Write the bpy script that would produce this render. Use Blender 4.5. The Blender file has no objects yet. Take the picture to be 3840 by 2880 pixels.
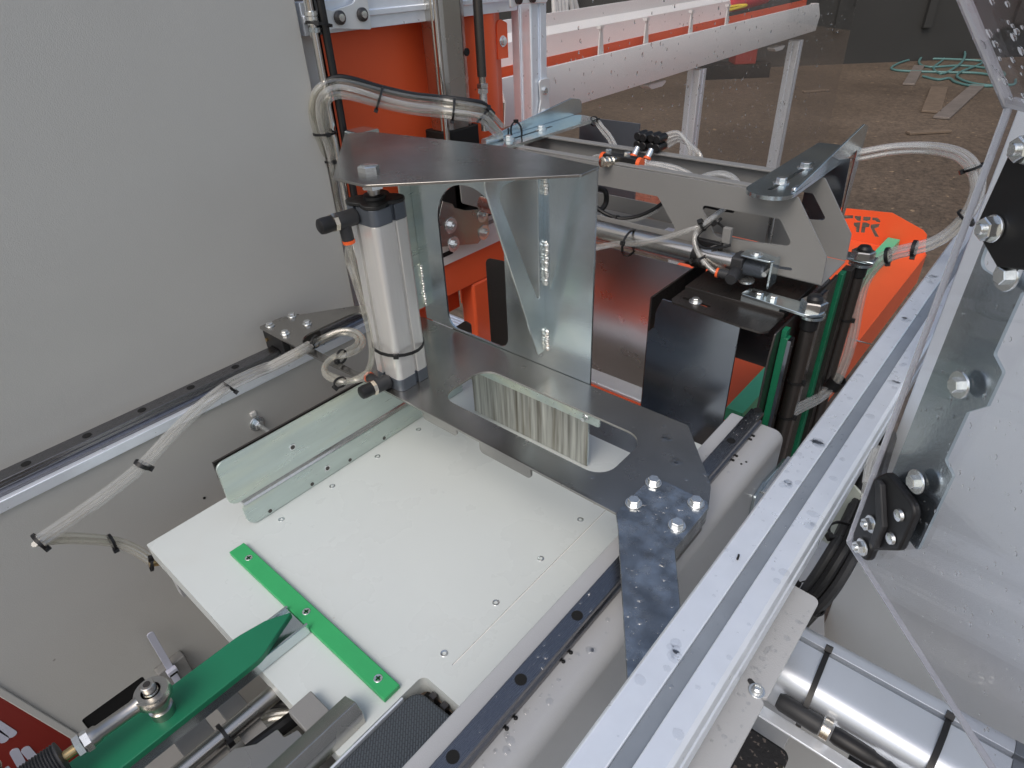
import bpy, bmesh, math, random
from mathutils import Vector, Matrix
from mathutils.geometry import tessellate_polygon
random.seed(7)
SC = bpy.context.scene
COL = SC.collection
PI = math.pi

# ------------------------------------------------------------------ camera
cd = bpy.data.cameras.new('camera')
cam = bpy.data.objects.new('camera', cd); COL.objects.link(cam)
cd.sensor_width = 36.0
cd.lens = 22.305
cd.clip_start = 0.02; cd.clip_end = 400
yaw, pitch, roll = -0.73623186, -0.58858678, -0.0477623
f = Vector((math.sin(yaw)*math.cos(pitch), math.cos(yaw)*math.cos(pitch), math.sin(pitch)))
r = Vector((math.cos(yaw), -math.sin(yaw), 0)); u = r.cross(f)
r2 = math.cos(roll)*r + math.sin(roll)*u; u2 = -math.sin(roll)*r + math.cos(roll)*u
m = Matrix((r2, u2, -f)).transposed().to_4x4(); m.translation = Vector((0, 0, 0.6))
cam.matrix_world = m
SC.camera = cam

# ------------------------------------------------------------------ overcast daylight
SUN_EL, SUN_AZ = 52, 165          # degrees; azimuth clockwise from +Y
w = bpy.data.worlds.new('World'); SC.world = w; w.use_nodes = True
nt = w.node_tree; nt.nodes.clear()
sky = nt.nodes.new('ShaderNodeTexSky'); sky.sky_type = 'NISHITA'; sky.sun_disc = False
sky.sun_elevation = math.radians(SUN_EL); sky.sun_rotation = math.radians(SUN_AZ)
sky.air_density = 1.3; sky.dust_density = 3.5; sky.ozone_density = 1.0
hs = nt.nodes.new('ShaderNodeHueSaturation'); hs.inputs['Saturation'].default_value = 0.85
bg = nt.nodes.new('ShaderNodeBackground'); bg.inputs['Strength'].default_value = 0.14
out = nt.nodes.new('ShaderNodeOutputWorld')
nt.links.new(sky.outputs[0], hs.inputs['Color']); nt.links.new(hs.outputs[0], bg.inputs[0]); nt.links.new(bg.outputs[0], out.inputs[0])
sl = bpy.data.lights.new('sun', 'SUN'); sl.energy = 0.8; sl.angle = math.radians(35); sl.color = (1, 0.95, 0.89)
so = bpy.data.objects.new('sun', sl); COL.objects.link(so)
sd = Vector((math.sin(math.radians(SUN_AZ))*math.cos(math.radians(SUN_EL)), math.cos(math.radians(SUN_AZ))*math.cos(math.radians(SUN_EL)), math.sin(math.radians(SUN_EL))))
so.rotation_euler = sd.to_track_quat('Z', 'Y').to_euler(); so.location = sd*5
vs = SC.view_settings
vs.view_transform = 'Standard'; vs.look = 'None'; vs.gamma = 1.0; vs.use_curve_mapping = False
vs.exposure = 0.12

# ------------------------------------------------------------------ materials
def mat(name, col, rough=0.5, metal=0.0, trans=0.0, ior=1.45, spec=0.5, coat=0.0,
        var=0.0, vscale=20.0, rvar=0.0, bump=0.0, bscale=300.0, stretch=None, col2=None, c2scale=4.0, c2pos=(0.45, 0.6), alpha=1.0, detail=4.0, speck=None, aniso=0.0):
    M = bpy.data.materials.new(name); M.use_nodes = True
    n = M.node_tree; P = n.nodes['Principled BSDF']
    P.inputs['Base Color'].default_value = (*col, 1); P.inputs['Roughness'].default_value = rough
    P.inputs['Metallic'].default_value = metal; P.inputs['Transmission Weight'].default_value = trans
    P.inputs['IOR'].default_value = ior; P.inputs['Specular IOR Level'].default_value = spec
    P.inputs['Coat Weight'].default_value = coat; P.inputs['Alpha'].default_value = alpha
    P.inputs['Anisotropic'].default_value = aniso
    tc = n.nodes.new('ShaderNodeTexCoord')
    vec = tc.outputs['Object']
    def noise(scale, det=detail, st=None):
        v = vec
        if st:
            mp = n.nodes.new('ShaderNodeMapping'); mp.inputs['Scale'].default_value = st
            n.links.new(vec, mp.inputs['Vector']); v = mp.outputs[0]
        t = n.nodes.new('ShaderNodeTexNoise'); t.inputs['Scale'].default_value = scale; t.inputs['Detail'].default_value = det
        n.links.new(v, t.inputs['Vector']); return t.outputs['Fac']
    cur = None
    def rgb(c):
        x = n.nodes.new('ShaderNodeRGB'); x.outputs[0].default_value = (*c, 1); return x.outputs[0]
    cur = rgb(col)
    def mix(fac, a, b, mode='MIX'):
        x = n.nodes.new('ShaderNodeMix'); x.data_type = 'RGBA'; x.blend_type = mode
        n.links.new(fac, x.inputs['Factor']) if not isinstance(fac, float) else setattr(x.inputs['Factor'], 'default_value', fac)
        n.links.new(a, x.inputs[6]); n.links.new(b, x.inputs[7]); return x.outputs[2]
    def ramp(fac, lo, hi):
        x = n.nodes.new('ShaderNodeMapRange'); x.inputs['From Min'].default_value = lo; x.inputs['From Max'].default_value = hi
        n.links.new(fac, x.inputs['Value']); return x.outputs[0]
    if col2:
        cur = mix(ramp(noise(c2scale, 6.0, stretch), *c2pos), cur, rgb(col2))
    if var:
        f1 = ramp(noise(vscale, detail, stretch), 0.25, 0.75)
        cur = mix(f1, mix(1.0, cur, rgb((1-var,)*3), 'MULTIPLY'), mix(1.0, cur, rgb((1+var,)*3), 'MULTIPLY'))
    if speck:
        sc_, th, c_ = speck
        cur = mix(ramp(noise(sc_, 2.0), th, th+0.02), cur, rgb(c_))
    n.links.new(cur, P.inputs['Base Color'])
    if rvar:
        x = n.nodes.new('ShaderNodeMapRange'); x.inputs['From Min'].default_value = 0.3; x.inputs['From Max'].default_value = 0.7
        x.inputs['To Min'].default_value = max(0.02, rough-rvar); x.inputs['To Max'].default_value = min(1, rough+rvar)
        n.links.new(noise(vscale*1.7, 5.0, stretch), x.inputs['Value']); n.links.new(x.outputs[0], P.inputs['Roughness'])
    if bump:
        b = n.nodes.new('ShaderNodeBump'); b.inputs['Strength'].default_value = bump; b.inputs['Distance'].default_value = 0.001
        n.links.new(noise(bscale, 3.0, stretch), b.inputs['Height']); n.links.new(b.outputs[0], P.inputs['Normal'])
    return M

M = {}
def clear_mat2(name, tint, body, amount):
    """clear soft plastic tube wall: see-through, a little milky, glossy at the rim"""
    X = bpy.data.materials.new(name); X.use_nodes = True
    n = X.node_tree; n.nodes.clear(); L = n.links.new
    o = n.nodes.new('ShaderNodeOutputMaterial'); t = n.nodes.new('ShaderNodeBsdfTransparent'); t.inputs[0].default_value = (*tint, 1)
    d = n.nodes.new('ShaderNodeBsdfDiffuse'); d.inputs[0].default_value = (*body, 1)
    m1 = n.nodes.new('ShaderNodeMixShader'); L(t.outputs[0], m1.inputs[1]); L(d.outputs[0], m1.inputs[2])
    lw = n.nodes.new('ShaderNodeLayerWeight'); lw.inputs[0].default_value = 0.5
    p = n.nodes.new('ShaderNodeMath'); p.operation = 'POWER'; p.inputs[1].default_value = 2.0; L(lw.outputs['Facing'], p.inputs[0])
    r_ = n.nodes.new('ShaderNodeMapRange'); r_.inputs['To Min'].default_value = amount; r_.inputs['To Max'].default_value = min(0.9, amount+0.45); L(p.outputs[0], r_.inputs[0]); L(r_.outputs[0], m1.inputs[0])
    g = n.nodes.new('ShaderNodeBsdfGlossy'); g.inputs['Roughness'].default_value = 0.12
    r2_ = n.nodes.new('ShaderNodeMapRange'); r2_.inputs['To Min'].default_value = 0.10; r2_.inputs['To Max'].default_value = 0.5; L(p.outputs[0], r2_.inputs[0])
    m2 = n.nodes.new('ShaderNodeMixShader'); L(r2_.outputs[0], m2.inputs[0]); L(m1.outputs[0], m2.inputs[1]); L(g.outputs[0], m2.inputs[2]); L(m2.outputs[0], o.inputs[0])
    return X
M['wall'] = mat('grey_powder_coat', (0.505, 0.50, 0.475), 0.42, var=0.03, vscale=5, bump=0.25, bscale=900, speck=(40, 0.79, (0.30, 0.285, 0.26)))
M['cover'] = mat('light_grey_paint', (0.44, 0.45, 0.465), 0.30, var=0.03, vscale=8, bump=0.2, bscale=900)
M['frame_grey'] = mat('frame_grey_paint', (0.24, 0.238, 0.232), 0.5, var=0.03, vscale=9, bump=0.3, bscale=1100)
M['hdpe'] = mat('white_polyethylene', (0.63, 0.672, 0.665), 0.28, var=0.025, vscale=6, rvar=0.03, bump=0.05, bscale=200, col2=(0.54, 0.53, 0.49), c2scale=3.1, c2pos=(0.60, 0.95), speck=(38, 0.775, (0.42, 0.36, 0.30)))
M['green'] = mat('green_polyethylene', (0.045, 0.40, 0.14), 0.42, var=0.06, vscale=30, bump=0.1, bscale=260)
M['green_dk'] = mat('dark_green_polyethylene', (0.013, 0.175, 0.088), 0.4, var=0.10, vscale=14, bump=0.08, bscale=260)
M['mint'] = mat('mint_green_polyethylene', (0.10, 0.52, 0.28), 0.45, var=0.05, vscale=30)
M['orange'] = mat('orange_paint', (0.86, 0.125, 0.040), 0.36, var=0.05, vscale=7, bump=0.1, bscale=700, speck=(60, 0.77, (0.25, 0.05, 0.02)))
M['zinc'] = mat('galvanised_steel', (0.57, 0.65, 0.69), 0.20, metal=0.95, var=0.09, vscale=11, rvar=0.045, bump=0.06, bscale=500, col2=(0.70, 0.76, 0.75), c2scale=7)
M['zincpl'] = mat('zinc_plated_plate', (0.40, 0.385, 0.36), 0.25, metal=0.92, var=0.07, vscale=13, rvar=0.03, bump=0.05, bscale=700, col2=(0.30, 0.29, 0.275), c2scale=6)
M['zincwet'] = mat('wet_galvanised_plate', (0.28, 0.29, 0.30), 0.22, metal=0.9, var=0.32, vscale=60, rvar=0.12, bump=0.12, bscale=180, col2=(0.38, 0.40, 0.42), c2scale=30)
M['zincpale'] = mat('pale_chromated_steel', (0.58, 0.66, 0.63), 0.33, metal=0.75, var=0.07, vscale=14, rvar=0.08, stretch=(6, 0.8, 6), col2=(0.66, 0.71, 0.61), c2scale=3)
M['zbright'] = mat('bright_zinc_sheet', (0.80, 0.82, 0.83), 0.35, metal=0.45, var=0.06, vscale=30, rvar=0.06)
M['bolt'] = mat('bright_zinc_bolt', (0.76, 0.78, 0.78), 0.24, metal=0.9, var=0.1, vscale=200)
M['steel'] = mat('brushed_stainless', (0.52, 0.50, 0.47), 0.27, metal=1.0, var=0.05, vscale=9, rvar=0.03)
M['sheet'] = mat('stainless_sheet', (0.30, 0.32, 0.355), 0.24, metal=1.0, var=0.10, vscale=9, rvar=0.07, bump=0.05, bscale=60)
M['mirror'] = mat('polished_stainless_sheet', (0.86, 0.87, 0.89), 0.30, metal=1.0, var=0.06, vscale=9, rvar=0.04)
M['chrome'] = mat('chrome_tube', (0.72, 0.71, 0.68), 0.10, metal=1.0)
M['darksteel'] = mat('dark_burnished_steel', (0.10, 0.092, 0.088), 0.33, metal=0.8, var=0.12, vscale=40, rvar=0.08, stretch=(30, 1, 30))
M['railsteel'] = mat('hardened_rail_steel', (0.24, 0.235, 0.245), 0.28, metal=1.0, var=0.12, vscale=60, rvar=0.08, stretch=(40, 1, 40))
M['slotshade'] = mat('slot_shade_grey', (0.22, 0.25, 0.29), 0.35, var=0.1, vscale=30)  # darker grey that paints the shade inside grooves
M['alu'] = mat('anodised_aluminium', (0.86, 0.91, 0.98), 0.32, metal=0.45, var=0.04, vscale=40, rvar=0.05, bump=0.02, bscale=1500)
M['aludull'] = mat('satin_aluminium_barrel', (0.60, 0.64, 0.70), 0.36, metal=0.6, var=0.04, vscale=20)
M['alucyl'] = mat('cylinder_aluminium', (0.80, 0.79, 0.77), 0.33, metal=0.6, var=0.03, vscale=30, stretch=(10, 10, 0.5))
M['alucap'] = mat('painted_end_cap', (0.16, 0.18, 0.21), 0.32, metal=0.6, var=0.05, vscale=60)
M['black'] = mat('black_plastic', (0.012, 0.012, 0.013), 0.42, var=0.1, vscale=60)
M['blackfit'] = mat('graphite_plastic_fitting', (0.032, 0.033, 0.036), 0.5, var=0.15, vscale=80)
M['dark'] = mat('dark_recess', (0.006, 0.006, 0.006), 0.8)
M['castblack'] = mat('black_cast_cap', (0.018, 0.018, 0.018), 0.45, bump=0.8, bscale=160, var=0.3, vscale=60)
M['ring'] = mat('orange_collar', (0.85, 0.13, 0.03), 0.4)
M['nickel'] = mat('nickel_plated_brass', (0.75, 0.68, 0.58), 0.2, metal=1.0)
M['brass'] = mat('brass', (0.62, 0.45, 0.22), 0.25, metal=1.0)
M['tube'] = clear_mat2('clear_polyurethane_tube', (0.96, 0.955, 0.94), (0.80, 0.80, 0.78), 0.16)
M['tubeyellow'] = clear_mat2('yellowed_clear_tube', (0.95, 0.94, 0.90), (0.66, 0.645, 0.58), 0.13)
M['belt'] = None
M['tag'] = mat('milky_nylon', (0.62, 0.64, 0.76), 0.35, trans=0.15)
M['white'] = mat('white_painted_sheet', (0.74, 0.73, 0.71), 0.4, var=0.03, vscale=5)
M['cabinet'] = mat('pale_grey_cabinet_paint', (0.76, 0.81, 0.85), 0.36, var=0.03, vscale=5, bump=0.2, bscale=900)
M['whitewarm'] = mat('off_white_sheet', (0.85, 0.83, 0.81), 0.42, var=0.04, vscale=4)
M['red'] = mat('red_machine_paint', (0.45, 0.035, 0.03), 0.4)
M['shadedred'] = mat('shaded_red_paint', (0.22, 0.022, 0.016), 0.5)  # red darkened in the colour itself to stand for shade
M['redhose'] = mat('red_hose', (0.62, 0.04, 0.05), 0.4)
M['yellow'] = mat('yellow_stripe', (0.75, 0.55, 0.05), 0.4)
M['machgreen'] = mat('green_machine_paint', (0.16, 0.24, 0.13), 0.5, var=0.1, vscale=3)
M['hose'] = mat('teal_garden_hose', (0.10, 0.21, 0.20), 0.45)
M['granite'] = mat('speckled_rubber', (0.02, 0.02, 0.022), 0.7, bump=1.0, bscale=250, speck=(160, 0.62, (0.13, 0.11, 0.10)))
M['wood'] = mat('wet_timber', (0.17, 0.125, 0.09), 0.6, var=0.2, vscale=20)
M['hallwall'] = mat('dark_hall_cladding', (0.035, 0.034, 0.032), 0.7, var=0.2, vscale=0.6)
M['disc'] = mat('pale_green_sheet', (0.56, 0.60, 0.54), 0.35, var=0.03)
M['rubbed'] = mat('rubbed_galvanised_face', (0.44, 0.45, 0.42), 0.5, metal=0.45, var=0.45, vscale=26, rvar=0.1, stretch=(9, 1, 0.35), col2=(0.20, 0.19, 0.16), c2scale=11, c2pos=(0.50, 0.68))
M['weld'] = mat('weld_metal', (0.80, 0.80, 0.78), 0.2, metal=1.0, bump=1.0, bscale=350)

def clear_mat(name, tint, gl=0.95, base=0.035, rg=0.03, hi=0.9):
    X = bpy.data.materials.new(name); X.use_nodes = True
    n = X.node_tree; n.nodes.clear()
    o = n.nodes.new('ShaderNodeOutputMaterial'); t = n.nodes.new('ShaderNodeBsdfTransparent'); t.inputs[0].default_value = (*tint, 1)
    g = n.nodes.new('ShaderNodeBsdfGlossy'); g.inputs['Roughness'].default_value = rg; g.inputs[0].default_value = (gl, gl, gl, 1)
    lw = n.nodes.new('ShaderNodeLayerWeight'); pw_ = n.nodes.new('ShaderNodeMath'); pw_.operation = 'POWER'; pw_.inputs[1].default_value = 4.5
    n.links.new(lw.outputs['Facing'], pw_.inputs[0]); lw.inputs[0].default_value = 0.5
    fr = n.nodes.new('ShaderNodeMapRange'); fr.inputs['To Min'].default_value = base; fr.inputs['To Max'].default_value = hi; n.links.new(pw_.outputs[0], fr.inputs[0])
    mx = n.nodes.new('ShaderNodeMixShader')
    n.links.new(fr.outputs[0], mx.inputs[0]); n.links.new(t.outputs[0], mx.inputs[1]); n.links.new(g.outputs[0], mx.inputs[2]); n.links.new(mx.outputs[0], o.inputs[0])
    return X
M['pc'] = clear_mat('clear_polycarbonate', (0.95, 0.95, 0.965))
M['pane'] = clear_mat('clear_window_pane', (0.96, 0.955, 0.95))
M['water'] = clear_mat('water', (0.985, 0.985, 0.985), 1.0, 0.05, 0.02, 0.45)
M['pcedge'] = mat('polycarbonate_edge', (0.70, 0.71, 0.75), 0.15, trans=0.5)
M['rain'] = mat('rain_drop', (1, 1, 1), 0.02, trans=1.0, ior=1.33)

def belt_mat():
    X = bpy.data.materials.new('woven_conveyor_belt'); X.use_nodes = True
    n = X.node_tree; P = n.nodes['Principled BSDF']; P.inputs['Roughness'].default_value = 0.45
    tc = n.nodes.new('ShaderNodeTexCoord'); mp = n.nodes.new('ShaderNodeMapping'); mp.inputs['Scale'].default_value = (200, 200, 1); mp.inputs['Rotation'].default_value[2] = math.radians(45)
    n.links.new(tc.outputs['Object'], mp.inputs[0])
    br = n.nodes.new('ShaderNodeTexBrick'); br.inputs['Scale'].default_value = 1.0; br.inputs['Mortar Size'].default_value = 0.12; br.inputs['Mortar Smooth'].default_value = 0.6
    br.inputs['Brick Width'].default_value = 1.1; br.inputs['Row Height'].default_value = 0.5
    n.links.new(mp.outputs[0], br.inputs['Vector'])
    cr = n.nodes.new('ShaderNodeMix'); cr.data_type = 'RGBA'; cr.inputs[6].default_value = (0.085, 0.10, 0.115, 1); cr.inputs[7].default_value = (0.045, 0.053, 0.062, 1)
    n.links.new(br.outputs['Fac'], cr.inputs[0]); n.links.new(cr.outputs[2], P.inputs['Base Color'])
    b = n.nodes.new('ShaderNodeBump'); b.invert = True; b.inputs['Distance'].default_value = 0.0012; b.inputs['Strength'].default_value = 0.9
    n.links.new(br.outputs['Fac'], b.inputs['Height']); n.links.new(b.outputs[0], P.inputs['Normal'])
    return X
M['belt'] = belt_mat()

def ground_mat():
    X = bpy.data.materials.new('wet_brown_asphalt'); X.use_nodes = True
    n = X.node_tree; P = n.nodes['Principled BSDF']; L = n.links.new
    tc = n.nodes.new('ShaderNodeTexCoord')
    def noi(s, d=6.0, rgh=0.6):
        t = n.nodes.new('ShaderNodeTexNoise'); t.inputs['Scale'].default_value = s; t.inputs['Detail'].default_value = d; t.inputs['Roughness'].default_value = rgh; L(tc.outputs['Object'], t.inputs['Vector']); return t.outputs['Fac']
    def cr(fac, stops):
        c = n.nodes.new('ShaderNodeValToRGB'); e = c.color_ramp.elements
        e[0].position, e[0].color = stops[0][0], (*stops[0][1], 1); e[1].position, e[1].color = stops[1][0], (*stops[1][1], 1)
        for p, k in stops[2:]: x = e.new(p); x.color = (*k, 1)
        L(fac, c.inputs[0]); return c.outputs[0]
    big = cr(noi(0.55), [(0.35, (0.105, 0.078, 0.057)), (0.7, (0.175, 0.132, 0.098))])
    fine = cr(noi(34.0, 5.0, 0.85), [(0.34, (0.35, 0.35, 0.35)), (0.68, (1.55, 1.5, 1.42))])
    mx = n.nodes.new('ShaderNodeMix'); mx.data_type = 'RGBA'; mx.blend_type = 'MULTIPLY'; mx.inputs[0].default_value = 1.0
    L(big, mx.inputs[6]); L(fine, mx.inputs[7])
    sp = cr(noi(19.0, 2.0, 0.5), [(0.70, (0, 0, 0)), (0.73, (1, 1, 1))])
    m2 = n.nodes.new('ShaderNodeMix'); m2.data_type = 'RGBA'; m2.inputs[7].default_value = (0.34, 0.24, 0.15, 1)
    L(sp, m2.inputs[0]); L(mx.outputs[2], m2.inputs[6])
    L(m2.outputs[2], P.inputs['Base Color'])
    rr = n.nodes.new('ShaderNodeMapRange'); rr.inputs['To Min'].default_value = 0.38; rr.inputs['To Max'].default_value = 0.75; L(noi(1.3), rr.inputs[0]); L(rr.outputs[0], P.inputs['Roughness'])
    b = n.nodes.new('ShaderNodeBump'); b.inputs['Distance'].default_value = 0.004; b.inputs['Strength'].default_value = 0.8; L(noi(110.0, 3.0), b.inputs['Height']); L(b.outputs[0], P.inputs['Normal'])
    return X
M['ground'] = ground_mat()

# ------------------------------------------------------------------ mesh helpers
def basis(n, hint=None):
    n = Vector(n).normalized()
    h = Vector(hint) if hint else (Vector((0, 0, 1)) if abs(n.z) < 0.9 else Vector((1, 0, 0)))
    a = (h - n*h.dot(n)).normalized(); b = n.cross(a)
    return a, b, n

def fillet(pts, rad, seg=5):
    """round the corners of a 2D polygon; rad = number or list"""
    N = len(pts); out = []
    for i, p in enumerate(pts):
        rr = rad[i] if isinstance(rad, (list, tuple)) else rad
        p = Vector(p[:2])
        if rr <= 0: out.append((p.x, p.y)); continue
        a = Vector(pts[i-1][:2]) - p; b = Vector(pts[(i+1) % N][:2]) - p
        la, lb = a.length, b.length; a.normalize(); b.normalize()
        ang = a.angle(b); 
        if ang > PI-0.02: out.append((p.x, p.y)); continue
        t = min(rr/math.tan(ang/2), la*0.49, lb*0.49); rr2 = t*math.tan(ang/2)
        c = p + (a+b).normalized()*(rr2/math.sin(ang/2))
        v0 = p + a*t - c; v1 = p + b*t - c
        a0 = math.atan2(v0.y, v0.x); a1 = math.atan2(v1.y, v1.x)
        d = (a1-a0+PI) % (2*PI) - PI
        for k in range(seg+1):
            th = a0 + d*k/seg; out.append((c.x+rr2*math.cos(th), c.y+rr2*math.sin(th)))
    return out

def circle(cx, cy, r_, n=20):
    return [(cx+r_*math.cos(2*PI*k/n), cy+r_*math.sin(2*PI*k/n)) for k in range(n)]
def slot(p, q, r_, n=8):
    p, q = Vector(p), Vector(q); d = (q-p); a = math.atan2(d.y, d.x); o = []
    for k in range(n+1): th = a-PI/2+PI*k/n; o.append((q.x+r_*math.cos(th), q.y+r_*math.sin(th)))
    for k in range(n+1): th = a+PI/2+PI*k/n; o.append((p.x+r_*math.cos(th), p.y+r_*math.sin(th)))
    return o
def rect(x0, y0, x1, y1): return [(x0, y0), (x1, y0), (x1, y1), (x0, y1)]

class MB:
    def __init__(s): s.v = []; s.f = []
    def add(s, vs, fs):
        o = len(s.v); s.v += [tuple(x) for x in vs]; s.f += [tuple(i+o for i in q) for q in fs]; return s
    def box(s, a, b):
        x0, y0, z0 = [min(p, q) for p, q in zip(a, b)]; x1, y1, z1 = [max(p, q) for p, q in zip(a, b)]
        return s.add([(x0,y0,z0),(x1,y0,z0),(x1,y1,z0),(x0,y1,z0),(x0,y0,z1),(x1,y0,z1),(x1,y1,z1),(x0,y1,z1)],
                     [(0,3,2,1),(4,5,6,7),(0,1,5,4),(1,2,6,5),(2,3,7,6),(3,0,4,7)])
    def prism(s, pts, O, ax, ay, n0, n1, holes=()):
        """2D polygon (with holes) in frame O,ax,ay extruded from n0 to n1 along ax x ay"""
        O, ax, ay = Vector(O), Vector(ax), Vector(ay); nn = ax.cross(ay)
        loops = [list(pts)] + [list(h) for h in holes]
        flat = [p for l in loops for p in l]; N = len(flat)
        if n0 > n1: n0, n1 = n1, n0
        vs = [O+ax*p[0]+ay*p[1]+nn*n0 for p in flat] + [O+ax*p[0]+ay*p[1]+nn*n1 for p in flat]
        fs = []
        if len(loops) == 1:
            ar = sum(pts[i-1][0]*pts[i][1]-pts[i][0]*pts[i-1][1] for i in range(len(pts)))
            idx = list(range(N)) if ar > 0 else list(range(N))[::-1]
            fs += [tuple(i+N for i in idx), tuple(idx[::-1])]
        else:
            for t in tessellate_polygon([[Vector((p[0], p[1], 0)) for p in l] for l in loops]):
                a, b, c = [flat[i] for i in t]
                if (b[0]-a[0])*(c[1]-a[1])-(b[1]-a[1])*(c[0]-a[0]) < 0: t = (t[0], t[2], t[1])
                fs += [tuple(i+N for i in t), (t[2], t[1], t[0])]
        o = 0
        for li, l in enumerate(loops):
            ar = sum(l[i-1][0]*l[i][1]-l[i][0]*l[i-1][1] for i in range(len(l)))
            fwd = (ar > 0) == (li == 0)
            for i in range(len(l)):
                a, b = o+i, o+(i+1) % len(l)
                if not fwd: a, b = b, a
                fs.append((a, b, b+N, a+N))
            o += len(l)
        return s.add(vs, fs)
    def lathe(s, p, axis, prof, n=20, cap=True, hint=None):
        """prof = [(dist along axis, radius)]"""
        a, b, c = basis(axis, hint); p = Vector(p); vs = []; fs = []
        for d, r_ in prof:
            for k in range(n):
                th = 2*PI*k/n; vs.append(p+c*d+(a*math.cos(th)+b*math.sin(th))*r_)
        for i in range(len(prof)-1):
            for k in range(n):
                k2 = (k+1) % n; fs.append((i*n+k, i*n+k2, (i+1)*n+k2, (i+1)*n+k))
        if cap: fs.append(tuple(range(n))[::-1]); fs.append(tuple((len(prof)-1)*n+k for k in range(n)))
        return s.add(vs, fs)
    def cyl(s, p, q, r_, n=20, r1=None, ch=0.0):
        p, q = Vector(p), Vector(q); L = (q-p).length
        r1 = r_ if r1 is None else r1
        pr = [(0, r_), (L, r1)] if not ch else [(0, r_-ch), (ch, r_), (L-ch, r1), (L, r1-ch)]
        return s.lathe(p, q-p, pr, n)
    def hexa(s, p, axis, r_, h, rot=0.0):
        a, b, c = basis(axis); p = Vector(p); k_ = 0.12*h
        vs = []
        for d, rr in ((0, r_), (h-k_, r_), (h, r_*0.88)):
            for k in range(6):
                th = rot+PI/3*k; vs.append(p+c*d+(a*math.cos(th)+b*math.sin(th))*rr)
        fs = [tuple(range(6))[::-1], tuple(12+k for k in range(6))]
        for i in range(2):
            for k in range(6): k2 = (k+1) % 6; fs.append((i*6+k, i*6+k2, (i+1)*6+k2, (i+1)*6+k))
        return s.add(vs, fs)
    def tube(s, pts, r_, n=8, sub=5, closed=False):
        P_ = spline(pts, sub, closed) if sub > 1 else [Vector(p) for p in pts]
        N = len(P_); vs = []; fs = []; up = None
        for i in range(N):
            if closed: t = P_[(i+1) % N]-P_[i-1]
            else: t = P_[min(i+1, N-1)]-P_[max(i-1, 0)]
            t.normalize()
            if up is None: up = basis(t)[0]
            up = (up-t*up.dot(t)).normalized(); b = t.cross(up)
            for k in range(n):
                th = 2*PI*k/n; vs.append(P_[i]+(up*math.cos(th)+b*math.sin(th))*r_)
        for i in range(N if closed else N-1):
            j = (i+1) % N
            for k in range(n): k2 = (k+1) % n; fs.append((i*n+k, i*n+k2, j*n+k2, j*n+k))
        if not closed: fs += [tuple(range(n))[::-1], tuple((N-1)*n+k for k in range(n))]
        return s.add(vs, fs)
    def band(s, c, axis, ra, rb, wd, th, hint=None, n=20):
        """flat strap ring (ellipse ra x rb) around axis"""
        a, b, t = basis(axis, hint); c = Vector(c); vs = []; fs = []
        for k in range(n):
            an = 2*PI*k/n; e = a*math.cos(an)*ra+b*math.sin(an)*rb; o = a*math.cos(an)*(ra+th)+b*math.sin(an)*(rb+th)
            vs += [c+e-t*wd/2, c+e+t*wd/2, c+o+t*wd/2, c+o-t*wd/2]
        for k in range(n):
            p, q = k*4, ((k+1) % n)*4
            for j in range(4): fs.append((p+j, p+(j+1) % 4, q+(j+1) % 4, q+j))
        return s.add(vs, fs)
    def build(s, name, mt, parent=None, bevel=0.0, ang=35, seg=2):
        me = bpy.data.meshes.new(name); me.from_pydata(s.v, [], s.f); me.update()
        bm = bmesh.new(); bm.from_mesh(me); bmesh.ops.recalc_face_normals(bm, faces=bm.faces); bm.to_mesh(me); bm.free()
        for p in me.polygons: p.use_smooth = True
        me.set_sharp_from_angle(angle=math.radians(ang))
        me.materials.append(M[mt] if isinstance(mt, str) else mt)
        o = bpy.data.objects.new(name, me); COL.objects.link(o)
        if parent: o.parent = parent
        if bevel:
            b = o.modifiers.new('bevel', 'BEVEL'); b.width = bevel; b.segments = seg; b.limit_method = 'ANGLE'; b.angle_limit = math.radians(40); b.harden_normals = False
        return o

def spline(pts, sub=5, closed=False):
    P_ = [Vector(p) for p in pts]; N = len(P_); o = []
    def g(i): return P_[i % N] if closed else P_[max(0, min(N-1, i))]
    for i in range(N if closed else N-1):
        a, b, c, d = g(i-1), g(i), g(i+1), g(i+2)
        for k in range(sub):
            t = k/sub
            o.append(0.5*((2*b)+(c-a)*t+(2*a-5*b+4*c-d)*t*t+(3*b-a-3*c+d)*t**3))
    if not closed: o.append(P_[-1])
    return o

X, Y, Z = Vector((1, 0, 0)), Vector((0, 1, 0)), Vector((0, 0, 1))
def V(*a): return Vector(a)

def tag(o, label=None, cat=None, group=None, kind=None):
    if label: o['label'] = label
    if cat: o['category'] = cat
    if group: o['group'] = group
    if kind: o['kind'] = kind
    return o
def thing(name, label, cat, group=None):
    o = bpy.data.objects.new(name, None); o.empty_display_size = 0.02; COL.objects.link(o)
    return tag(o, label, cat, group)
def copy_tree(o, parent=None):
    c = o.copy(); COL.objects.link(c); c.parent = parent
    for ch in [x for x in bpy.data.objects if x.parent == o]: copy_tree(ch, c)
    return c

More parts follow.
